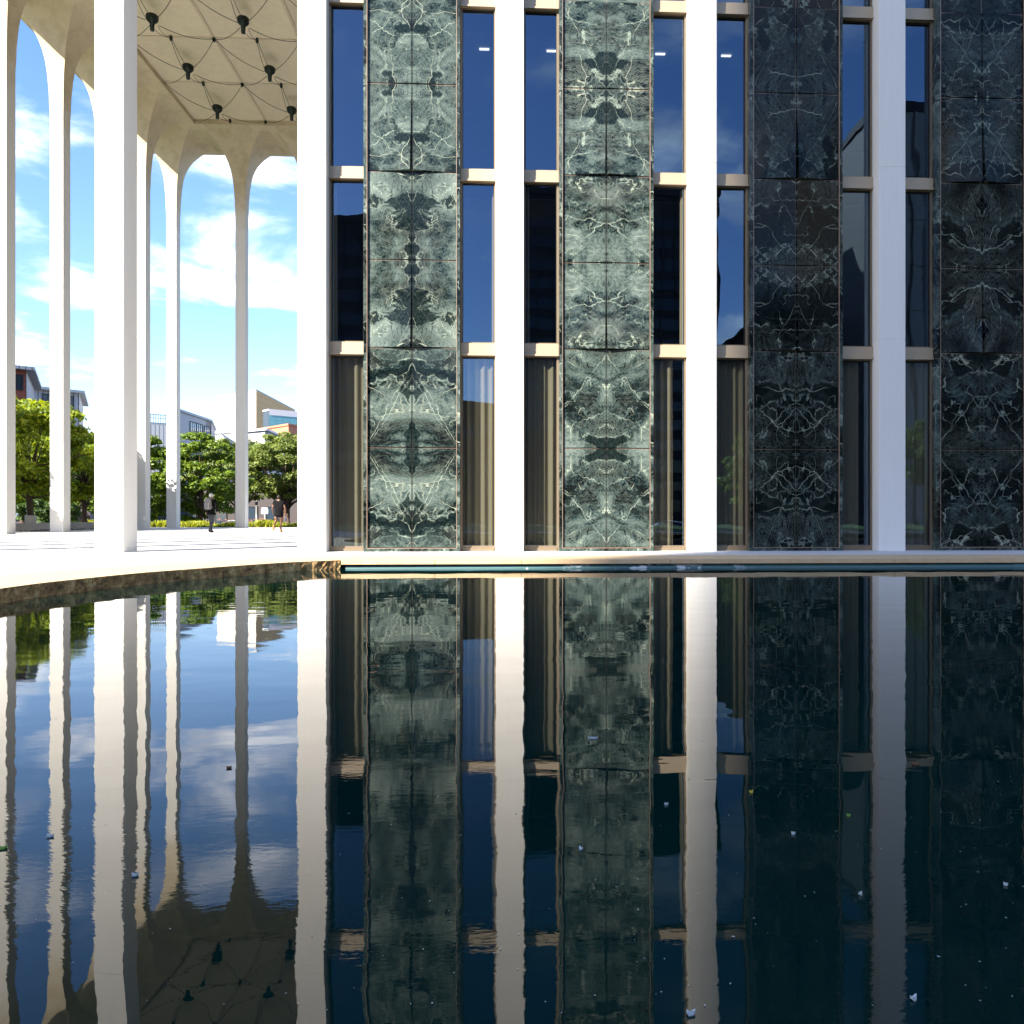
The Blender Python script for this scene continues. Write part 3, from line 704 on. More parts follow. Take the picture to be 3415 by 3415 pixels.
# ------------------------------------------------------------------ trees
def tree_mesh(seed, rad, h, zc0, mat, leaf, ncl, per, trunk_r=.14, squash=.8, fork=True, spread=1.0):
    r_ = random.Random(seed); nr = np.random.RandomState(seed)
    tm = MB(); top = Vector((r_.uniform(-.2,.2), r_.uniform(-.2,.2), h*.62))
    tm.tube([(0,0,-.1),(r_.uniform(-.05,.05),0,.25*h*.5),(top.x*.5,top.y*.5,h*.36),tuple(top)], [trunk_r*1.35,trunk_r,trunk_r*.8,trunk_r*.4], 9)
    cen = []
    cz = (zc0+h)/2; rz = (h-zc0)/2
    for k in range(ncl):
        u = r_.uniform(-1,1); th = r_.uniform(0,2*math.pi); rr = r_.uniform(.45,1.0)**.6
        s_ = math.sqrt(1-u*u); wob = 1+.18*math.sin(3*th+seed)+.1*math.sin(5*u+seed)
        cen.append(Vector((rad*rr*s_*math.cos(th)*wob, rad*rr*s_*math.sin(th)*wob, cz+rz*rr*u)))
    for k, c in enumerate(cen[:26]):
        st = Vector((0,0,h*r_.uniform(.2,.5))); md = st.lerp(c, .5)+Vector((0,0,-.15*r_.random()))
        tm.tube([tuple(st), tuple(md), tuple(c)], [trunk_r*.42, trunk_r*.22, .012], 5, False)
    V = []; 
    for c in cen:
        cr_ = r_.uniform(.45,.85)*spread; n = int(per*r_.uniform(.7,1.3))
        d = nr.normal(size=(n,3)); d /= np.linalg.norm(d,axis=1)[:,None]
        d[:,2] = np.where(d[:,2] < -.35, -d[:,2], d[:,2])
        pos = np.array(c) + d*(cr_*nr.uniform(.55,1.05,size=(n,1)))*np.array([1,1,.6])
        nrm = d + nr.normal(scale=.55,size=(n,3)) + np.array([0,0,.5]); nrm /= np.linalg.norm(nrm,axis=1)[:,None]
        t1 = np.cross(nrm, nr.normal(size=(n,3))); t1 /= np.linalg.norm(t1,axis=1)[:,None]; t2 = np.cross(nrm, t1)
        L_ = leaf*nr.uniform(.6,1.25,size=(n,1))
        q = np.stack([pos-t1*L_, pos+t2*L_*.55-nrm*L_*.1, pos+t1*L_, pos-t2*L_*.55-nrm*L_*.1], axis=1)
        V.append(q.reshape(-1,3))
    V = np.concatenate(V); nf = len(V)//4
    me = bpy.data.meshes.new('crown'); me.vertices.add(len(V)); me.vertices.foreach_set('co', V.astype(np.float32).ravel())
    me.loops.add(len(V)); me.loops.foreach_set('vertex_index', np.arange(len(V),dtype=np.int32)); me.polygons.add(nf)
    me.polygons.foreach_set('loop_start', np.arange(0,len(V),4,dtype=np.int32)); me.polygons.foreach_set('loop_total', np.full(nf,4,dtype=np.int32)); me.update(); me.validate()
    me.materials.append(mat); tmm = tm.mesh('trunk'); tmm.materials.append(M['bark'])
    return tmm, me
KIND = {
 'maple_a': tree_mesh(3, 2.8, 7.6, 1.0, M['leaf_maple'], .14, 125, 160, .16),
 'maple_b': tree_mesh(8, 2.9, 7.0, 1.5, M['leaf_maple'], .14, 105, 160, .17),
 'linden':  tree_mesh(15, 3.3, 8.0, .7, M['leaf_linden'], .15, 120, 150, .2),
 'locust':  tree_mesh(21, 4.0, 8.6, 3.0, M['leaf_locust'], .13, 190, 170, .26, spread=1.0),
 'bush':    tree_mesh(30, 1.3, 1.7, .1, M['leaf_bush'], .10, 30, 110, .04, spread=.6)}
def tree(kind, name, x, y, z, rz, sc_, label, group=None):
    t = empty(name, (x*S, y*S, z), rz); t.scale = (sc_, sc_, sc_)
    for nm, me in zip(('trunk','crown'), KIND[kind]):
        o = bpy.data.objects.new(nm, me); COL.objects.link(o); o.parent = t
    return tag(t, label, 'bush' if kind == 'bush' else 'tree', group)
GT = 'trees along the left side of the portico'; GB = 'trees behind the far end of the plaza'
tree('maple_a','maple_tree', -4.15, 5.3, 0, 0, 1.05, 'bright green maple, leftmost, behind the left pair of white columns', GT)
tree('maple_b','maple_tree', -3.95, 6.25, 0, 2.1, 1.0, 'yellow green maple with a leaning dark trunk beside the broad front column', GT)
tree('maple_b','maple_tree', -3.72, 7.1, 0, 0.7, .80, 'shaded maple whose dark bough reaches across the third arcade column', GT)
tree('maple_a','maple_tree', -4.6, 4.2, 0, 4.0, 1.0, 'maple outside the left frame edge, next to the arcade', GT)
tree('maple_a','maple_tree', -5.6, 8.9, -.3, 1.0, 1.1, 'maple standing back behind the curved bench', GT)
tree('linden','linden_tree', -4.6, 10.6, -.6, .4, 1.0, 'sunlit linden between the two far left columns', GB)
tree('linden','linden_tree', -3.62, 10.9, -.8, 2.4, .98, 'dense dark linden behind the person with the backpack', GB)
tree('locust','linden_tree', -3.9, 13.9, -1.1, 1.4, 1.05, 'pale leaved tree between the dense linden and the far lamp post', GB)
tree('locust','locust_tree', -2.62, 12.9, -1.1, 0.2, 1.06, 'spreading locust tree with a forked dark trunk behind the person in black shorts', GB)
tree('locust','locust_tree', -.9, 13.8, -1.1, 3.2, 1.0, 'locust tree hidden behind the office building corner', GB)
tree('linden','linden_tree', -6.8, 12.5, -1.1, 3.0, 1.1, 'large linden at the back left in front of the grey apartments', GB)
for k, (x, y, s_) in enumerate([(-4.6,6.0,.9),(-4.9,6.8,1.1),(-4.4,7.6,1.0),(-5.2,5.2,1.1),(-5.0,8.3,1.1)]):
    tree('bush','bush', x, y, 0, k*1.3, s_, ['low bush left of the maples','low bush behind the bench end','dark low bush at the far end of the bench','bush at the far left behind the planters','bush at the back corner of the planting bed'][k], 'bushes behind the curved bench')
# planting ground
m = MB(); m.box(-9*S, -3.505*S, -2*S, 10.5*S, -1.3, -.03); tag(m.build('lawn', M['lawn']), kind='structure')
m = MB(); m.prism([(-3.51*S,-1*S),(-3.51*S,8.9*S),(-3.95*S,8.9*S),(-4.05*S,7.2*S),(-3.9*S,5.5*S),(-4.0*S,2*S),(-3.95*S,-1*S)], -.2, .008)
for k in range(220):
    x = rnd.uniform(-3.9,-3.53)*S; y = rnd.uniform(3,8.4)*S; s_ = rnd.uniform(.015,.04)
    m.box(x-s_*2, x+s_*2, y-s_, y+s_, .0, .012+s_, Matrix.Identity(4))
tag(m.build('mulch', M['soil']), kind='structure')
m = MB(); m.box(-9*S, 14*S, -11*S, -4.71*S, -1.3, -.06); tag(m.build('lawn', M['lawn']), kind='structure')
for k, (x, y, kd, lb) in enumerate([(6.0,-7.6,'linden','linden behind the photographer opposite the third marble pier'),(9.2,-8.4,'locust','locust behind the photographer opposite the right end of the wall'),(.6,-8.8,'linden','linden behind the photographer opposite the office corner')]):
    tree(kd, kd+'_tree', x, y, -.05, k*1.7, .9, lb, 'trees behind the photographer')
# curved bench with drum ends
bn = tag(empty('curved_bench', (-3.60*S, 5.35*S, 0)), 'low curved concrete bench wall in the shade left of the portico', 'bench')
def arc_bench(y0, y1, x0, bulge, z0, z1, wd):
    m = MB(); rows = []; n = 20
    for k in range(n+1):
        t = k/n; y = y0+(y1-y0)*t; x = x0-bulge*math.sin(math.pi*t)
        rows.append([(x,y,z0),(x,y,z1),(x-wd,y,z1),(x-wd,y,z0)])
    m.grid(rows, False, True); m.face(rows[0]); m.face(rows[-1][::-1]); return m
arc_bench(-1.2*S, .9*S, 0, .10*S, 0.0, .30, .50).build('bench_base', M['bench'], bn)
arc_bench(-1.23*S, .93*S, .05, .10*S, .302, .40, .62).build('bench_seat', M['bench'], bn)
bn2 = tag(empty('curved_bench', (-3.62*S, 6.75*S, 0)), 'low curved concrete bench wall ending beside the leaning trunk', 'bench')
arc_bench(-.35*S, .38*S, 0, .10*S, 0.0, .30, .50).build('bench_base', M['bench'], bn2)
arc_bench(-.38*S, .41*S, .05, .10*S, .302, .40, .62).build('bench_seat', M['bench'], bn2)
for k, (px_x, y, lab) in enumerate([(-3.72, 5.28, 'round white concrete drum on the bench, partly behind the left column'), (-3.76, 5.93, 'round white concrete drum on the bench, beside the maple trunk')]):
    d = tag(empty('concrete_planter', (px_x*S, y*S, .40)), lab, 'planter', 'concrete drums on the curved bench')
    m = MB(); m.lathe([(.22,0),(.26,.04),(.27,.36),(.25,.40),(.20,.40),(.19,.33),(.001,.32)], n=24); m.build('planter_body', M['bench'], d)
# flower bed at back edge
def tuft_bed(x0, x1, y0, y1, z, n, hmax, mat, seed):
    nr = np.random.RandomState(seed); V = []
    cx_ = nr.uniform(x0,x1,n); cy_ = nr.uniform(y0,y1,n)
    lump = .55+.45*np.sin(cx_*1.9+seed)*np.sin(cx_*.77+1)+.25*nr.rand(n)
    for k in range(3):
        hgt = np.clip(hmax*lump*nr.uniform(.4,1,n), .06, None); a = nr.uniform(0,6.28,n); lean = nr.uniform(0,.16,n); wd = nr.uniform(.02,.05,n)
        zb = z+hgt*nr.uniform(0,.5,n)
        dx, dy = np.cos(a), np.sin(a)
        q = np.stack([np.stack([cx_-dy*wd,cy_+dx*wd,zb],1), np.stack([cx_+dy*wd,cy_-dx*wd,zb],1), np.stack([cx_+dx*lean+dy*wd*.6,cy_+dy*lean-dx*wd*.6,z+hgt],1), np.stack([cx_+dx*lean-dy*wd*.6,cy_+dy*lean+dx*wd*.6,z+hgt],1)],1)
        V.append(q.reshape(-1,3)); cx_ = cx_+nr.normal(scale=.05,size=n)
    V = np.concatenate(V); nf = len(V)//4; me = bpy.data.meshes.new('flower_bed')
    me.from_pydata(V.tolist(), [], [tuple(range(4*i,4*i+4)) for i in range(nf)]); me.materials.append(mat)
    o = bpy.data.objects.new('flower_bed', me); COL.objects.link(o); return tag(o, kind='stuff')
m = MB(); m.box(-4.9*S, 3*S, 8.525*S, 9.4*S, -1.2, -.02); tag(m.build('bed_soil', M['soil']), kind='structure')
tuft_bed(-4.6*S, 0*S, 8.58*S, 9.3*S, -.03, 9000, .50, M['leaf_bed'], 4)
M['flower_pink'] = plain('pink_flowers', (0.5,0.22,0.18), .7)
m = MB()
for k in range(260):
    x = rnd.choice([rnd.gauss(-2.35,.2), rnd.gauss(-1.95,.12), rnd.gauss(-1.1,.15)])*S; y = rnd.uniform(8.6,9.2)*S; s_ = rnd.uniform(.02,.045)
    m.ell((x,y,rnd.uniform(.30,.58)),(s_,s_,s_*.7),5,3)
tag(m.build('pink_flowers', M['flower_pink']), kind='stuff')

# ------------------------------------------------------------------ far buildings (from px ray tables: positions are world bays)
def quad_wall(mb, a, b, z0, z1, uvw=False):
    L_ = math.dist(a,b); mb.face([(a[0],a[1],z0),(b[0],b[1],z0),(b[0],b[1],z1),(a[0],a[1],z1)], False, [(0,z0),(L_,z0),(L_,z1),(0,z1)] if uvw else None)
def block(name, c, u, wu, v, wv, z0, z1, mat, label, cat='building', uvw=False, roof=None, group=None, over=0.0, mat_side=None):
    """box with one vertical corner at c, edges along unit vectors u and v"""
    root = tag(empty(name, (c[0], c[1], z0)), label, cat, group)
    U = Vector((*u,0)).normalized(); V_ = Vector((*v,0)).normalized(); H_ = z1-z0
    O = Vector((0,0,0)); A = U*wu; B_ = V_*wv; C = A+B_
    m = MB(); 
    for a, b in ((O,A),(A,C),(C,B_),(B_,O)): quad_wall(m, a, b, 0, H_, True)
    m.face([(p.x,p.y,H_) for p in (O,A,C,B_)], False, [(0,0),(1,0),(1,1),(0,1)])
    m.build('wall', mat, root)
    o_ = over; m = MB(); P = [O-U*o_-V_*o_, A+U*o_-V_*o_, C+U*o_+V_*o_, B_-U*o_+V_*o_]
    m.prism([(p.x,p.y) for p in P], H_+.002, H_+.35); m.build('roof', roof or M['white_frame'], root)
    return root, U, V_, H_
def wins(root, D, cols, zs, w_, h_, N_, mat, fr=None, mull=2):
    """windows on the face starting at root origin along unit D with outward normal N_"""
    for x in cols:
        for z in zs:
            e_ = empty('window', D*x + Vector((0,0,z))); e_.parent = root
            def bx(m, a, b, c, d, y0, y1):
                p = [D*a+N_*y0, D*b+N_*y0, D*b+N_*y1, D*a+N_*y1]; m.prism([(q.x,q.y) for q in p], c, d)
            m = MB(); bx(m, 0, w_, 0, h_, -.02, .05); m.build('pane', mat, e_)
            m = MB(); t = .10
            bx(m, -t, 0, -t, h_+t, -.02, .12); bx(m, w_, w_+t, -t, h_+t, -.02, .12); bx(m, 0, w_, -t, 0, -.02, .12); bx(m, 0, w_, h_, h_+t, -.02, .12)
            for k in range(1, mull): bx(m, w_*k/mull-.04, w_*k/mull+.04, 0, h_, .05, .10)
            m.build('frame', fr or M['dark_frame'], e_)
M['siding_grey'] = mat_siding('grey_standing_seam', (0.36,0.37,0.40)); M['siding_white'] = mat_siding('white_standing_seam', (0.60,0.60,0.60))
M['brick_red'] = pblock('red_panel', (0.24,0.06,0.035)); M['brick_orange'] = pblock('salmon_panel', (0.46,0.17,0.09)); M['brick_brown'] = pblock('brown_brick', (0.05,0.038,0.035))
M['cream'] = mat_tiles('cream_panel', (0.68,0.62,0.50), 3.2, 2.0); M['tan'] = mat_tiles('tan_panel', (0.62,0.38,0.15), 1.8, 1.6)
M['roof_grey'] = pblock('roof_metal', (0.42,0.45,0.47))
from math import sin as _s
def W(px, py, d):
    """world point seen at 3415-px photo coordinate px,py at distance d bays along the street axis (used once to survey the far houses)"""
    l = (px-1831.2)/2673.4; u = (1718.6-py)/2673.4; c, s_ = math.cos(PSI), math.sin(PSI)
    rx, ry, rz = l*c+s_, c-l*s_, u; t = d/ry
    return Vector(((2.0792+t*rx)*S, (-4.1073+d)*S, (.1859+t*rz)*S))
def house(name, L_, K_, R_, label, mat, matR=None, z0=-1.1, **kw):
    """L_,K_,R_: (px,py_top,d) of the left corner, the near corner and the right corner"""
    l, k, r = W(*L_), W(*K_), W(*R_); top = k.z
    u = (l-k); u.z = 0; v = (r-k); v.z = 0
    root, U, V_, H_ = block(name, (k.x,k.y), (u.x,u.y), u.length, (v.x,v.y), v.length, z0, top, mat, label, **kw)
    nu = Vector((U.y,-U.x,0)); nu = nu if nu.dot(V_) < 0 else -nu
    nv = Vector((V_.y,-V_.x,0)); nv = nv if nv.dot(U) < 0 else -nv
    if matR:
        m = MB(); a = nv*.06; b = V_*v.length+nv*.06; quad_wall(m, (a.x,a.y), (b.x,b.y), 0, H_, True); m.build('side_wall', matR, root)
    return root, U, V_, H_, nu, nv, u.length, v.length
# grey apartments, left (red bay + overhanging roof)
r, U, V_, H_, nu, nv, lu, lv = house('apartment_house', (-160,1150,20), (86,1236,21), (112,1246,24), 'red walled apartment house with a deep grey seamed roof edge, far left', M['brick_red'], M['siding_grey'], roof=M['siding_grey'], over=.9)
wins(r, U, [.35, 2.6, 4.9], [H_-2.1, H_-5.0], .95, 1.5, nu, M['dark_window'], mull=2)
r, U, V_, H_, nu, nv, lu, lv = house('apartment_house', (90,1262,26), (262,1312,27), (276,1316,30), 'grey seamed apartment house with a thin flat roof, second from the left', M['siding_grey'], M['siding_grey'], roof=M['roof_grey'], over=.8)
wins(r, U, [.7, 3.2, 6.0], [H_-2.2, H_-5.2], 1.2, 1.6, nu, M['dark_window'], mull=2)
r, U, V_, H_, nu, nv, lu, lv = house('apartment_house', (600,1380,28), (703,1407,31), (716,1404,34), 'grey seamed apartment house with three wide windows under a sloping roof line', M['siding_grey'], M['siding_grey'], roof=M['roof_grey'], over=.9)
wins(r, U, [.6, 4.0, 6.6], [H_-2.9, H_-6.3], 2.4, 1.9, nu, M['pale_window'], mull=3)
r, U, V_, H_, nu, nv, lu, lv = house('apartment_house', (470,1412,27), (560,1420,27.5), (590,1420,29), 'low pale apartment house with a roof terrace rail behind the far arcade column', M['siding_white'], M['siding_white'], roof=M['roof_grey'])
m = MB()
for k in range(12): m.box(*( lambda p: (p.x-.03,p.x+.03,p.y-.03,p.y+.03))(U*(lu*k/11)), H_+.35, H_+1.5)
m.tube([(0,0,H_+1.5),tuple(U*lu+Vector((0,0,H_+1.5)))], .05, 6); m.tube([(0,0,H_+1.0),tuple(U*lu+Vector((0,0,H_+1.0)))], .03, 6)
m.build('terrace_rail', M['dark_frame'], r)
# cream block with tan side
r, U, V_, H_, nu, nv, lu, lv = house('cream_tower', (724,1304,50), (854,1302,47), (984,1337,56), 'tall cream block with a tan panelled side', M['cream'], M['tan'], roof=M['cream'])
wins(r, U, [lu-10.3], [H_-11.6], 6.6, 2.0, nu, M['dark_window'], M['white_frame'], 4)
wins(r, U, [.6], [H_-11.6], 1.6, 2.0, nu, M['dark_window'], M['white_frame'], 2)
wins(r, V_, [11.5, 22.0, 33.0], [H_-8.8], 3.4, 2.4, nv, M['dark_window'], M['tan'], 2)
r, U, V_, H_, nu, nv, lu, lv = house('glazed_office', (878,1369,43), (897,1369,42.5), (1040,1369,44), 'white topped office with a band of teal glass', M['dark_window'], M['teal_window'], roof=M['white_frame'], over=.1)
m = MB(); a = nv*.12; b = V_*lv+nv*.12; quad_wall(m, (a.x,a.y), (b.x,b.y), H_-1.0, H_+.3); m.build('parapet', M['white_frame'], r)
r, U, V_, H_, nu, nv, lu, lv = house('salmon_house', (780,1420,40), (962,1419,36), (1060,1424,38), 'salmon coloured stepped block under the teal glass office', M['brick_orange'], M['brick_orange'], roof=M['brick_orange'], over=.3)
wins(r, V_, [1.2, 4.4, 7.6], [H_-3.9, H_-7.3], 2.0, 2.3, nv, M['pale_window'], mull=2)
r, U, V_, H_, nu, nv, lu, lv = house('apartment_house', (790,1436,33), (884,1436,32), (958,1456,36), 'white seamed apartment house with a pale roof rim, right of the far columns', M['siding_white'], M['siding_grey'], roof=M['white_frame'], over=.6)
wins(r, V_, [4.0, 9.0, 13.0], [H_-2.6, H_-5.6], 2.4, 1.5, nv, M['pale_window'], mull=2)
r, U, V_, H_, nu, nv, lu, lv = house('apartment_house', (706,1444,35), (786,1442,34), (800,1442,38), 'white apartment house between the grey house and the slender far column', M['siding_white'], M['siding_white'], roof=M['roof_grey'], over=.4)
wins(r, U, [3.4], [H_-4.9], 3.4, 3.0, nu, M['pale_window'], M['white_frame'], 2)
r, U, V_, H_, nu, nv, lu, lv = house('shop_building', (560,1640,24), (1000,1630,23), (1100,1630,24), 'brown brick street level shops with dark openings under the trees', M['brick_brown'], None, roof=M['dark_frame'])
wins(r, U, [1.5+4.2*k for k in range(5)], [.4], 2.9, 2.5, nu, M['dark_window'], mull=2)
r, U, V_, H_, nu, nv, lu, lv = house('row_house', (-40,1585,17), (300,1590,17.5), (330,1590,20), 'mauve brick house glimpsed low between the maples', pblock('mauve_brick', (0.13,0.10,0.12)), None, roof=M['dark_frame'])
wins(r, U, [1.5+3.2*k for k in range(4)], [1.6], 1.5, 2.0, nu, M['pale_window'], mull=2)

# ------------------------------------------------------------------ buildings behind the camera (mirrored in the glass; one throws the shade on the right)
def tower(name, x0, x1, y0, y1, h, mat, wmat, label, fl=3.6, bay=3.2, face='N', frame=.5):
    root = tag(empty(name, (x0*S, y0*S, -1.1)), label, 'tower')
    m = MB(); Wd, Dp = (x1-x0)*S, (y1-y0)*S; m.box(0, Wd, 0, Dp, 0, h*S); m.build('wall', mat, root)
    m = MB(); n = int(h*S/fl)
    for k in range(1, n): m.box(frame, Wd-frame, Dp, Dp+.12, k*fl-.9, k*fl+.9)
    m.build('window_bands', wmat, root)
    m = MB(); nb = int(Wd/bay)
    for k in range(nb+1): m.box(k*bay-.12, k*bay+.12, Dp, Dp+.3, 0, h*S)
    m.build('mullions', mat, root)
    m = MB(); m.box(-.3, Wd+.3, -.3, Dp+.35, h*S+.002, h*S+1.2); m.build('roof', M['dark_frame'], root)
    return root
M['dark_tower'] = pblock('dark_tower_skin', (0.035,0.032,0.03)); M['dark_glass'] = plain('dark_tower_glass', (0.012,0.016,0.022), .1)
M['beige_tower'] = mat_siding('beige_fluted', (0.36,0.32,0.28), 2.2)
tower('dark_office_tower', -6.6, -.9, -30, -25, 11.0, M['dark_tower'], M['dark_glass'], 'dark gridded office tower behind the photographer, seen mirrored in the left windows')
tower('dark_office_tower', 1.7, 9.8, -32, -27, 13.0, M['dark_tower'], M['dark_glass'], 'darker taller office tower behind the photographer, mirrored in the middle windows', 3.4, 2.6)
tower('balcony_tower', 10.7, 15.2, -31, -26, 7.5, M['dark_tower'], M['dark_glass'], 'dark balcony block behind the photographer, mirrored low between the towers', 3.0, 4.2)
bt = tower('beige_tower', 13.6, 28, -26, -20, 13.0, M['beige_tower'], M['beige_tower'], 'beige fluted tower behind the photographer, mirrored in the right windows', 6.0, 2.4)
tower('low_office', -.5, 1.6, -36, -32, 5.3, M['dark_tower'], M['dark_glass'], 'low dark office block between the two gridded towers behind the photographer')
# shade caster: left edge lies on the sun ray through the fourth pier column
ax, ay = math.sin(SUN_AZ), math.cos(SUN_AZ); XE = 3.06; dist = 30
ex_, ey_ = XE-dist*ax, -dist*ay
st = tag(empty('slab_tower', (ex_*S, ey_*S, -1.1), -SUN_AZ), 'tall grey slab tower standing off to the left of the photographer', 'tower')
M['grey_tower'] = mat_tiles('grey_tower_skin', (0.25,0.25,0.26), 3.2, 3.6)
m = MB(); m.box(0, 6.6*S, -4*S, 0, 0, 30*S); m.build('wall', M['grey_tower'], st)
m = MB()
for k in range(1, 34): m.box(.6, 6.6*S-.6, 0, .1, k*3.7-.8, k*3.7+.8)
m.build('window_bands', M['dark_glass'], st)
m = MB(); m.box(-.0, 6.6*S, -4*S, .0, 30*S+.002, 30*S+1); m.build('roof', M['dark_frame'], st)

# ------------------------------------------------------------------ street furniture
lp = W(855,1657,20); 
lamp = tag(empty('street_lamp', (lp.x, lp.y, -1.1)), 'pale post top street lamp with a disc hat behind the flower bed', 'street lamp')
hh = lp.z+1.1
M['pole_pale'] = pblock('pale_pole', (0.42,0.40,0.34)); M['black_metal'] = pblock('black_metal', (0.012,0.012,0.014), .4)
m = MB(); m.lathe([(.14,0),(.14,.3),(.075,.36),(.06,hh-.95),(.07,hh-.9)]); m.build('post', M['pole_pale'], lamp)
m = MB(); m.lathe([(.07,hh-.9),(.15,hh-.78),(.17,hh-.55),(.16,hh-.5)]); m.build('lamp_base', M['black_metal'], lamp)
M['lamp_glass'] = plain('frosted_lens', (0.75,0.66,0.50), .3)
m = MB(); m.lathe([(.15,hh-.498),(.22,hh-.2),(.20,hh-.14)]); m.build('lens', M['lamp_glass'], lamp)
m = MB(); m.lathe([(.20,hh-.138),(.42,hh-.13),(.40,hh-.06),(.12,hh),(.001,hh+.02)]); m.build('hat', pblock('hat_grey', (0.22,0.24,0.27)), lamp)
m = MB(); m.box(.03,.10,-.17,-.10,hh-2.9,hh-1.9); m.build('notice_plate', M['white_frame'], lamp)
sp_ = W(883,1706,20); sg = tag(empty('street_sign', (sp_.x, sp_.y, -1.1)), 'small white notice on a pale post to the right of the street lamp', 'sign')
m = MB(); m.box(-.06,.06,-.05,.05,0,sp_.z+1.1-.25); m.build('post', M['pole_pale'], sg)
m = MB(); m.box(-.36,.36,-.07,-.052,sp_.z+1.1-.25,sp_.z+1.1+.25); m.box(-.30,.30,-.07,-.052,sp_.z+1.1+.26,sp_.z+1.1+.42); m.build('panel', M['white_frame'], sg)
pl_ = W(922,1640,19.5); bp_ = tag(empty('utility_pole', (pl_.x, pl_.y, -1.1)), 'thin black pole left of the forked tree trunk', 'pole')
m = MB(); m.lathe([(.09,0),(.06,5.2),(.001,5.25)]); m.build('pole', M['black_metal'], bp_)

# car
def car(x, y, z, rz, label, col):
    r = tag(empty('parked_car', (x, y, z), rz), label, 'car', 'cars parked on the streets round the plaza')
    prof = [(-2.2,.35),(-2.25,.62),(-2.12,.86),(-1.35,.98),(-.75,1.36),(.55,1.42),(1.35,1.18),(2.0,1.02),(2.15,.80),(2.15,.38)]
    m = MB(); n = 9; rows = []
    for k in range(n):
        u = -1+2*k/(n-1); ins = abs(u)**6; row = []
        for px_, pz in prof:
            ty = .88-(.22 if pz > 1.1 else (.06 if pz > .9 else 0)); row.append((px_*(1-.03*ins), u*ty, pz-.05*ins*(pz > .8)))
        rows.append(row)
    m.grid(rows, True); m.face(rows[0]); m.face(rows[-1][::-1]); m.face([rows[0][0],rows[0][-1],rows[-1][-1],rows[-1][0]])
    m.build('body', plain('car_paint', col, .25), r)
    m = MB()
    for s_ in (-1,1):
        m.face([(-1.2,s_*.86,1.0),(-.68,s_*.70,1.31),(.5,s_*.70,1.36),(1.15,s_*.84,1.12)][::s_])
    m.face([(-1.34,-.78,1.0),(-.80,-.62,1.36),(-.80,.62,1.36),(-1.34,.78,1.0)][::-1]); m.face([(.62,-.62,1.43),(1.36,-.74,1.20),(1.36,.74,1.20),(.62,.62,1.43)])
    m.build('windows', M['dark_window'], r)
    for sx in (-1.38,1.32):
        for s_ in (-1,1):
            w_ = empty('wheel', (sx, s_*.80, .33)); w_.parent = r
            m = MB(); m.tube([(0,-.11,0),(0,.11,0)], .33, 20); m.build('tyre', M['gasket'], w_)
            m = MB(); m.tube([(0,s_*.105,0),(0,s_*.125,0)], .20, 12); m.build('rim', M['pole_pale'], w_)
    for s_ in (-1,1):
        m = MB(); m.ell((-2.19,s_*.62,.70),(.06,.2,.08)); m.build('headlight', M['pale_window'], r)
    return r
cp = W(790,1745,20.5); car(cp.x, cp.y, -1.1, .05, 'white car parked behind the flower bed, half hidden by the far column', (0.75,0.75,0.75))
cp = W(585,1745,22.5); car(cp.x, cp.y, -1.1, .0, 'pale grey car parked left behind the far arcade columns', (0.55,0.58,0.62))
car(5.2*S, -12*S, -1.1, 3.1, 'white car on the street behind the photographer, mirrored in the dark ground floor window', (0.7,0.7,0.7))

# ------------------------------------------------------------------ people
def skin_mesh(J, E_, sub=2):
    names = list(J); idx = {n: i for i, n in enumerate(names)}
    me = bpy.data.meshes.new('tmp'); me.from_pydata([J[n][0] for n in names], [(idx[a], idx[b]) for a, b in E_], []); me.update()
    o = bpy.data.objects.new('tmp', me); COL.objects.link(o)
    md = o.modifiers.new('skin', 'SKIN'); 
    if not me.skin_vertices: 
        bpy.context.view_layer.update()
    sv = me.skin_vertices[0].data
    for n in names:
        r = J[n][1]; sv[idx[n]].radius = (r, r) if not isinstance(r, tuple) else r
    sv[0].use_root = True
    md.use_smooth_shade = True
    ss = o.modifiers.new('sub', 'SUBSURF'); ss.levels = sub; ss.render_levels = sub
    dg = bpy.context.evaluated_depsgraph_get(); ev = o.evaluated_get(dg)
    out_ = bpy.data.meshes.new_from_object(ev); bpy.data.objects.remove(o); return out_
def add_obj(me, name, mat, parent):
    me.materials.clear(); me.materials.append(mat); o = bpy.data.objects.new(name, me); COL.objects.link(o); o.parent = parent; return o
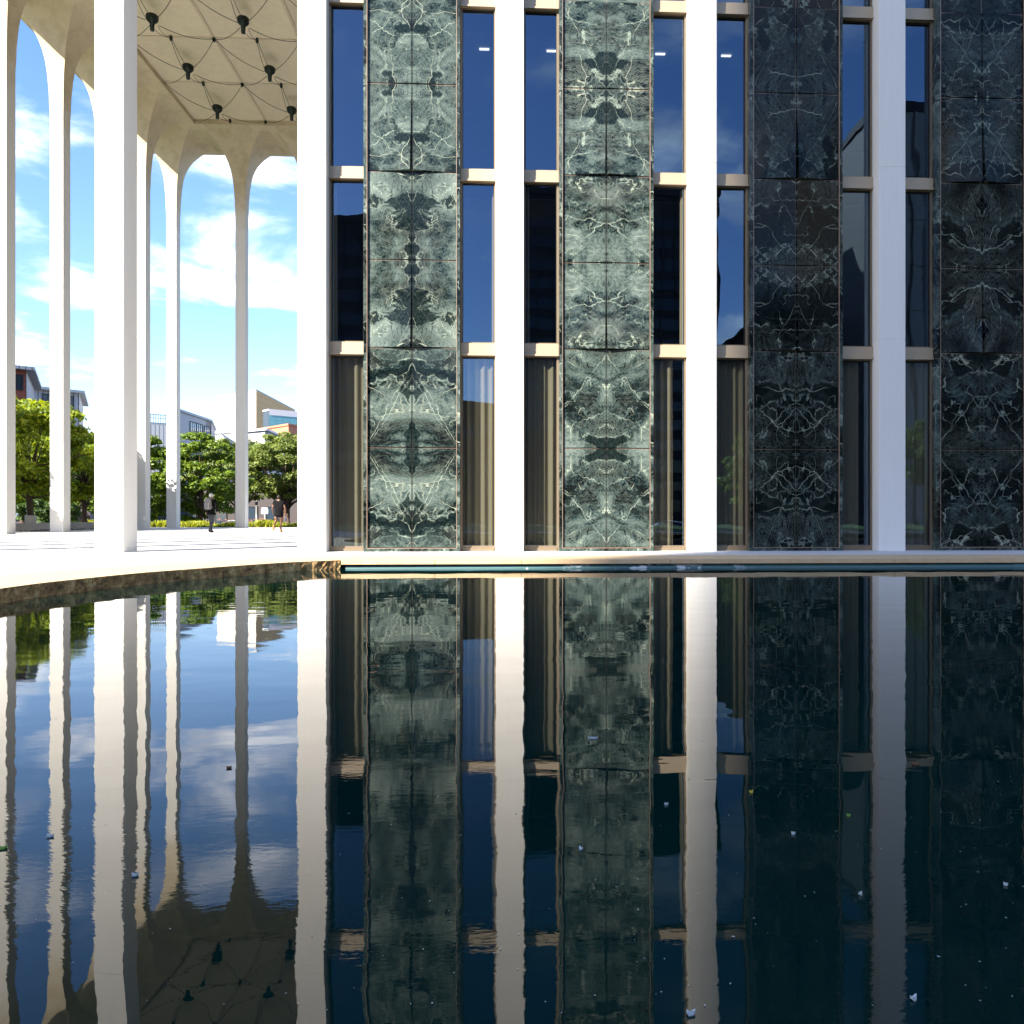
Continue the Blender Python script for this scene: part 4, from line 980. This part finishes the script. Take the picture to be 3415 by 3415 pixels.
def person(loc, rz, scale, J, cloth, label, skin, hair, hair_r):
    root = tag(empty('person', loc, rz), label, 'person'); root.scale = (scale,)*3
    E_ = [('pel','chest'),('chest','neck'),('neck','head'),('head','crown'),('head','nose'),('chest','shL'),('shL','elL'),('elL','wrL'),('wrL','haL'),('chest','shR'),('shR','elR'),('elR','wrR'),('wrR','haR'),
          ('pel','hiL'),('hiL','knL'),('knL','anL'),('anL','toL'),('pel','hiR'),('hiR','knR'),('knR','anR'),('anR','toR')]
    body = skin_mesh(J, E_, 2)
    # fingers: five short curled chains rooted in each palm
    bm = bmesh.new(); bm.from_mesh(body); fm = MB()
    for s_, h in (('L','haL'),('R','haR')):
        p = Vector(J[h][0]); w_ = Vector(J['wr'+s_][0]); d = (p-w_).normalized(); side = Vector((0,1,0)); inn = Vector((1 if s_ == 'L' else -1,0,0))
        for k, (L_, off) in enumerate(((.070,.026),(.080,.009),(.075,-.009),(.058,-.026))):
            a = p+side*off; b = a+d*L_*.55+inn*.006; c = b+d*L_*.35+inn*.022
            fm.tube([tuple(a-d*.02),tuple(a+d*.01),tuple(b),tuple(c)], [.009,.009,.008,.006], 6)
        a = p-d*.035+side*.03; fm.tube([tuple(a),tuple(a+side*.022+d*.02),tuple(a+side*.028+d*.052+inn*.01)], [.011,.010,.008], 6)
    hd = Vector(J['head'][0])
    for s_ in (-1,1): fm.ell((hd.x+s_*.078, hd.y-.005, hd.z+.01),(.012,.020,.030),8,6)
    tmp = fm.mesh('f'); bm.from_mesh(tmp); bm.to_mesh(body); bm.free()
    for p_ in body.polygons: p_.use_smooth = True
    add_obj(body, 'body', skin, root)
    for nm, joints, edges, grow, mat in cloth:
        JJ = {n: (J[n][0], tuple(x+grow for x in J[n][1]) if isinstance(J[n][1], tuple) else J[n][1]+grow) if n in J else joints[n] for n in joints}
        add_obj(skin_mesh(JJ, edges, 2), nm, mat, root)
    m = MB(); m.ell((hd.x, hd.y-.022, hd.z+.055), hair_r, 16, 10); m.build('hair', hair, root)
    m = MB()
    for s_ in (-1,1): m.ell((hd.x+s_*.032, hd.y+.088, hd.z+.03),(.012,.008,.008),8,5)
    m.build('eyes', M['gasket'], root)
    m = MB(); m.ell((hd.x, hd.y+.088, hd.z-.045),(.025,.008,.007),8,5); m.build('mouth', pblock('lips', (0.35,0.12,0.1)), root)
    for s_ in ('L','R'):
        a = Vector(J['an'+s_][0]); t = Vector(J['to'+s_][0]); d = (t-a); m = MB()
        m.tube([tuple(a-Vector((0,0,0))-d*.35+Vector((0,0,-.035))), tuple(a+Vector((0,0,-.045))), tuple(a+d*.55+Vector((0,0,-.0))), tuple(t+d*.12)], [.040,.052,.048,.030], 10); m.build('shoe', cloth_shoe[label[:4]], root)
    return root
M['skin_pale'] = plain('skin_pale', (0.50,0.30,0.22), .55); M['skin_dark'] = plain('skin_brown', (0.14,0.065,0.035), .5)
M['cloth_black'] = plain('black_cloth', (0.008,0.008,0.009), .9); M['cloth_grey'] = plain('grey_trousers', (0.055,0.058,0.066), .9)
M['hair_white'] = plain('white_hair', (0.72,0.68,0.58), .8, 0, .15, 40); M['hair_black'] = plain('black_hair', (0.012,0.008,0.007), .7)
for _k in ('cloth_black',): M[_k].node_tree.nodes['Principled BSDF'].inputs['Specular IOR Level'].default_value = 0.1
M['bag_grey'] = plain('grey_canvas', (0.19,0.18,0.17), .8); M['shoe_tan'] = plain('tan_shoe', (0.34,0.15,0.03), .6); M['shoe_black'] = plain('black_shoe', (0.01,0.01,0.01), .5)
cloth_shoe = {'whit': M['shoe_black'], 'pers': M['shoe_tan'], 'some': M['shoe_black']}
# facing +Y (away from the camera); metres for a 1.75 m figure
J1 = {'pel':((0,0,.95),(.15,.11)),'chest':((0,.01,1.30),(.17,.12)),'neck':((0,.01,1.49),.055),'head':((0,.03,1.60),(.078,.088)),'crown':((0,.02,1.69),(.07,.08)),'nose':((0,.125,1.595),.012),
 'shL':((-.19,0,1.41),.062),'elL':((-.27,-.05,1.13),.044),'wrL':((-.28,.03,.89),.028),'haL':((-.28,.06,.81),(.022,.036)),
 'shR':((.19,0,1.41),.062),'elR':((.27,-.06,1.14),.044),'wrR':((.29,.05,.92),.028),'haR':((.29,.09,.84),(.022,.036)),
 'hiL':((-.085,0,.88),.088),'knL':((-.075,.10,.50),.058),'anL':((-.06,.08,.09),.038),'toL':((-.06,.22,.035),.032),
 'hiR':((.085,0,.88),.088),'knR':((.055,.0,.49),.058),'anR':((.035,-.16,.12),.038),'toR':((.035,-.03,.04),.032)}
HT = ((0,-.005,.80),(.155,.115)); WT = ((0,.0,1.06),(.135,.10)); HS = ((0,-.005,.84),(.17,.125)); WS = ((0,0,1.04),(.16,.12))
TE = [('pel','hem'),('pel','chest'),('chest','neck'),('chest','shL'),('shL','elL'),('elL','wrL'),('chest','shR'),('shR','elR'),('elR','wrR')]
TS = [('pel','hem'),('pel','chest'),('chest','neck'),('chest','shL'),('shL','slL'),('chest','shR'),('shR','slR')]
LE = [('pel','waist'),('pel','hiL'),('hiL','knL'),('knL','anL'),('pel','hiR'),('hiR','knR'),('knR','anR')]
LS = [('pel','waist'),('pel','hiL'),('hiL','thL'),('pel','hiR'),('hiR','thR')]
p1 = person((-1.16*S, 4.72*S, 0), -.25, 1.04, J1,
  [('jacket', dict({n: None for n in ('pel','chest','neck','shL','elL','wrL','shR','elR','wrR')}, hem=HT), TE, .024, M['cloth_black']),
   ('trousers', dict({n: None for n in ('pel','hiL','knL','anL','hiR','knR','anR')}, waist=WT), LE, .018, M['cloth_grey'])],
  'white haired person in a black jacket and grey trousers walking away under the portico', M['skin_pale'], M['hair_white'], (.098,.112,.105))
bk = tag(empty('backpack', (-1.16*S-.06, 4.72*S-.20, 1.0), -.25), 'grey backpack worn by the white haired person', 'backpack'); bk.scale = (1.04,)*3
m = MB(); rows = []
for k in range(9):
    t = k/8; z = .06+.52*t; a = .165*(1-.25*t**3)*(.8+.2*min(1,t*6)); d = .10*(1-.3*t*t)*(.75+.25*min(1,t*6))
    rows.append([(a*(abs(math.cos(q))**.6)*(1 if math.cos(q) > 0 else -1), -.02+d*(abs(math.sin(q))**.6)*(1 if math.sin(q) > 0 else -1), z) for q in [2*math.pi*j/20 for j in range(20)]])
m.grid(rows, True, True); m.face(rows[0][::-1]); m.face(rows[-1]); m.build('pack', M['bag_grey'], bk)
m = MB(); m.box(-.115,.115,-.135,-.085,.12,.36); m.build('front_pocket', M['bag_grey'], bk)
m = MB()
for s_ in (-1,1): m.tube([(s_*.09,.04,.50),(s_*.11,.12,.585),(s_*.12,.24,.56),(s_*.13,.36,.40),(s_*.15,.24,.22),(s_*.14,.05,.12)], .018, 6)
m.build('strap', M['bag_grey'], bk)
J2 = {'pel':((0,0,.95),(.17,.13)),'chest':((0,.01,1.29),(.18,.13)),'neck':((0,.01,1.47),.055),'head':((0,.03,1.57),(.074,.085)),'crown':((0,.02,1.66),(.066,.076)),'nose':((0,.12,1.565),.012),
 'shL':((-.19,0,1.39),.066),'slL':((-.255,-.01,1.23),.062),'elL':((-.285,-.02,1.10),.046),'wrL':((-.27,.08,.88),.029),'haL':((-.26,.13,.81),(.022,.034)),
 'shR':((.19,0,1.39),.066),'slR':((.255,-.01,1.22),.062),'elR':((.30,-.05,1.10),.046),'wrR':((.31,-.03,.85),.029),'haR':((.31,-.02,.77),(.022,.034)),
 'hiL':((-.10,0,.87),.112),'thL':((-.12,-.02,.66),.105),'knL':((-.12,-.03,.49),.062),'anL':((-.15,-.36,.27),.038),'toL':((-.15,-.42,.09),.032),
 'hiR':((.10,0,.87),.112),'thR':((.10,.03,.66),.105),'knR':((.09,.07,.48),.062),'anR':((.08,.05,.08),.038),'toR':((.10,.19,.03),.032)}
p2 = person((-.52*S, 5.0*S, 0), 0.05, 1.03, J2,
  [('t_shirt', {'pel':None,'hem':HS,'chest':None,'neck':None,'shL':None,'slL':J2['slL'],'shR':None,'slR':J2['slR']}, TS, .034, M['cloth_black']),
   ('shorts', {'pel':None,'waist':WS,'hiL':None,'thL':J2['thL'],'hiR':None,'thR':J2['thR']}, LS, .036, M['cloth_black'])],
  'person in a black t-shirt and black shorts striding away with one heel lifted', M['skin_dark'], M['hair_black'], (.092,.105,.10))
bt_ = tag(empty('water_bottle', (-.52*S+.34, 5.0*S-.03, .50)), 'dark blue water bottle held by the person in black shorts', 'bottle')
m = MB(); m.lathe([(.035,0),(.038,.02),(.038,.19),(.022,.22),(.022,.25),(.001,.252)], n=16); m.build('bottle_body', plain('blue_bottle', (0.02,0.05,0.12), .3), bt_)
M['shirt_grey'] = plain('grey_shirt', (0.30,0.32,0.35), .9); M['short_rust'] = plain('rust_shorts', (0.32,0.10,0.06), .9)
J3 = {k: v for k, v in J2.items()}
p3 = person((-.275*S, 5.12*S, 0), -.1, 1.0, J3,
  [('t_shirt', {'pel':None,'hem':HS,'chest':None,'neck':None,'shL':None,'slL':J2['slL'],'shR':None,'slR':J2['slR']}, TS, .020, M['shirt_grey']),
   ('shorts', {'pel':None,'waist':WS,'hiL':None,'thL':J2['thL'],'hiR':None,'thR':J2['thR']}, LS, .022, M['short_rust'])],
  'someone in a grey shirt mostly hidden behind the corner column', M['skin_pale'], M['hair_black'], (.092,.105,.10))

# ------------------------------------------------------------------ things floating on the pool
M['leaf_yellow'] = plain('yellow_leaf', (0.55,0.40,0.02), .6); M['leaf_white'] = plain('bleached_petal', (0.38,0.42,0.43), .6); M['leaf_brown'] = plain('brown_leaf', (0.13,0.05,0.02), .7); M['leaf_green'] = plain('green_leaf', (0.12,0.25,0.03), .6)
def on_water(px, py):
    l = (px-1831.2)/2673.4; u = (1718.6-py)/2673.4; c, s_ = math.cos(PSI), math.sin(PSI); t = (WZ/S-.1859)/u
    return ((2.0792+t*(l*c+s_))*S, (-4.1073+t*(c-l*s_))*S)
def floater(px, py, L_, wd, mat, name, label, cat, rz):
    x, y = on_water(px, py); m = MB(); n = 12; L_ *= .5; wd *= .5
    top = [(L_*math.cos(2*math.pi*k/n), wd*math.sin(2*math.pi*k/n)*(1-.35*math.cos(2*math.pi*k/n)), .006+.004*math.cos(4*math.pi*k/n)) for k in range(n)]
    bot = [(a, b, c-.006) for a, b, c in top]; m.face(top); m.grid([bot, top], False, True)
    o = m.build(name, mat, None, (x, y, WZ)); o.rotation_euler = (0,0,rz); return tag(o, label, cat, 'debris floating on the pool')
G_ = [(2505,2643,.014,.010,'leaf_yellow','floating_leaf','bright yellow leaf floating right of the middle',.3),(1978,2463,.042,.006,'leaf_white','floating_petal','long thin white sliver floating on the second marble reflection',-.1),
 (3047,3333,.016,.011,'leaf_white','floating_petal','pale oval petal near the lower right corner',.5),(2304,3382,.018,.013,'leaf_white','floating_petal','pale oval petal by the foot of a column reflection at the bottom edge',.1),
 (2646,2782,.012,.007,'leaf_white','floating_petal','small white petal on the third pier reflection',-.4),(1938,2833,.012,.009,'leaf_white','floating_petal','small white petal left of the middle column reflection',-.8),
 (2222,2684,.014,.005,'leaf_white','floating_petal','white fleck between the two middle column reflections',0),(764,2562,.020,.006,'leaf_brown','floating_leaf','thin brown leaf on the blue sky reflection',.1),
 (6,2830,.03,.02,'leaf_green','floating_leaf','green leaf at the left edge of the pool',.2),(168,2790,.020,.014,'leaf_white','floating_petal','pale round petal beside the second column reflection',.1),
 (2870,2985,.010,.008,'leaf_white','floating_petal','tiny white fleck left of the rightmost column reflection',.7),(3053,2550,.03,.010,'leaf_brown','floating_leaf','dark brown leaf right of the rightmost column reflection',-.1),
 (3354,2953,.011,.004,'leaf_white','floating_petal','thin white fleck close to the right edge',-.7),(2830,2722,.012,.005,'leaf_green','floating_leaf','small green blade right of the third pier reflection',-.4),(451,2920,.018,.010,'leaf_white','floating_petal','pale petal on the broad column reflection',.1)]
for a in G_: floater(a[0],a[1],a[2],a[3],M[a[4]],a[5],a[6],'leaf' if 'leaf' in a[5] else 'petal',a[7])
m = MB(); r_ = random.Random(5)
for k in range(300):
    x, y = on_water(r_.uniform(0,3415), 1950+1450*r_.random()**1.3); s_ = r_.uniform(.0008,.0021)*(1.0 if r_.random() > .06 else 1.8)
    a = r_.uniform(0,3.1); dx, dy = math.cos(a)*s_*1.6, math.sin(a)*s_*1.6
    m.face([(x-dx,y-dy,WZ+.002),(x+dy*.5,y-dx*.5,WZ+.002),(x+dx,y+dy,WZ+.002),(x-dy*.5,y+dx*.5,WZ+.002)])
tag(m.build('floating_pollen', M['leaf_white']), kind='stuff')
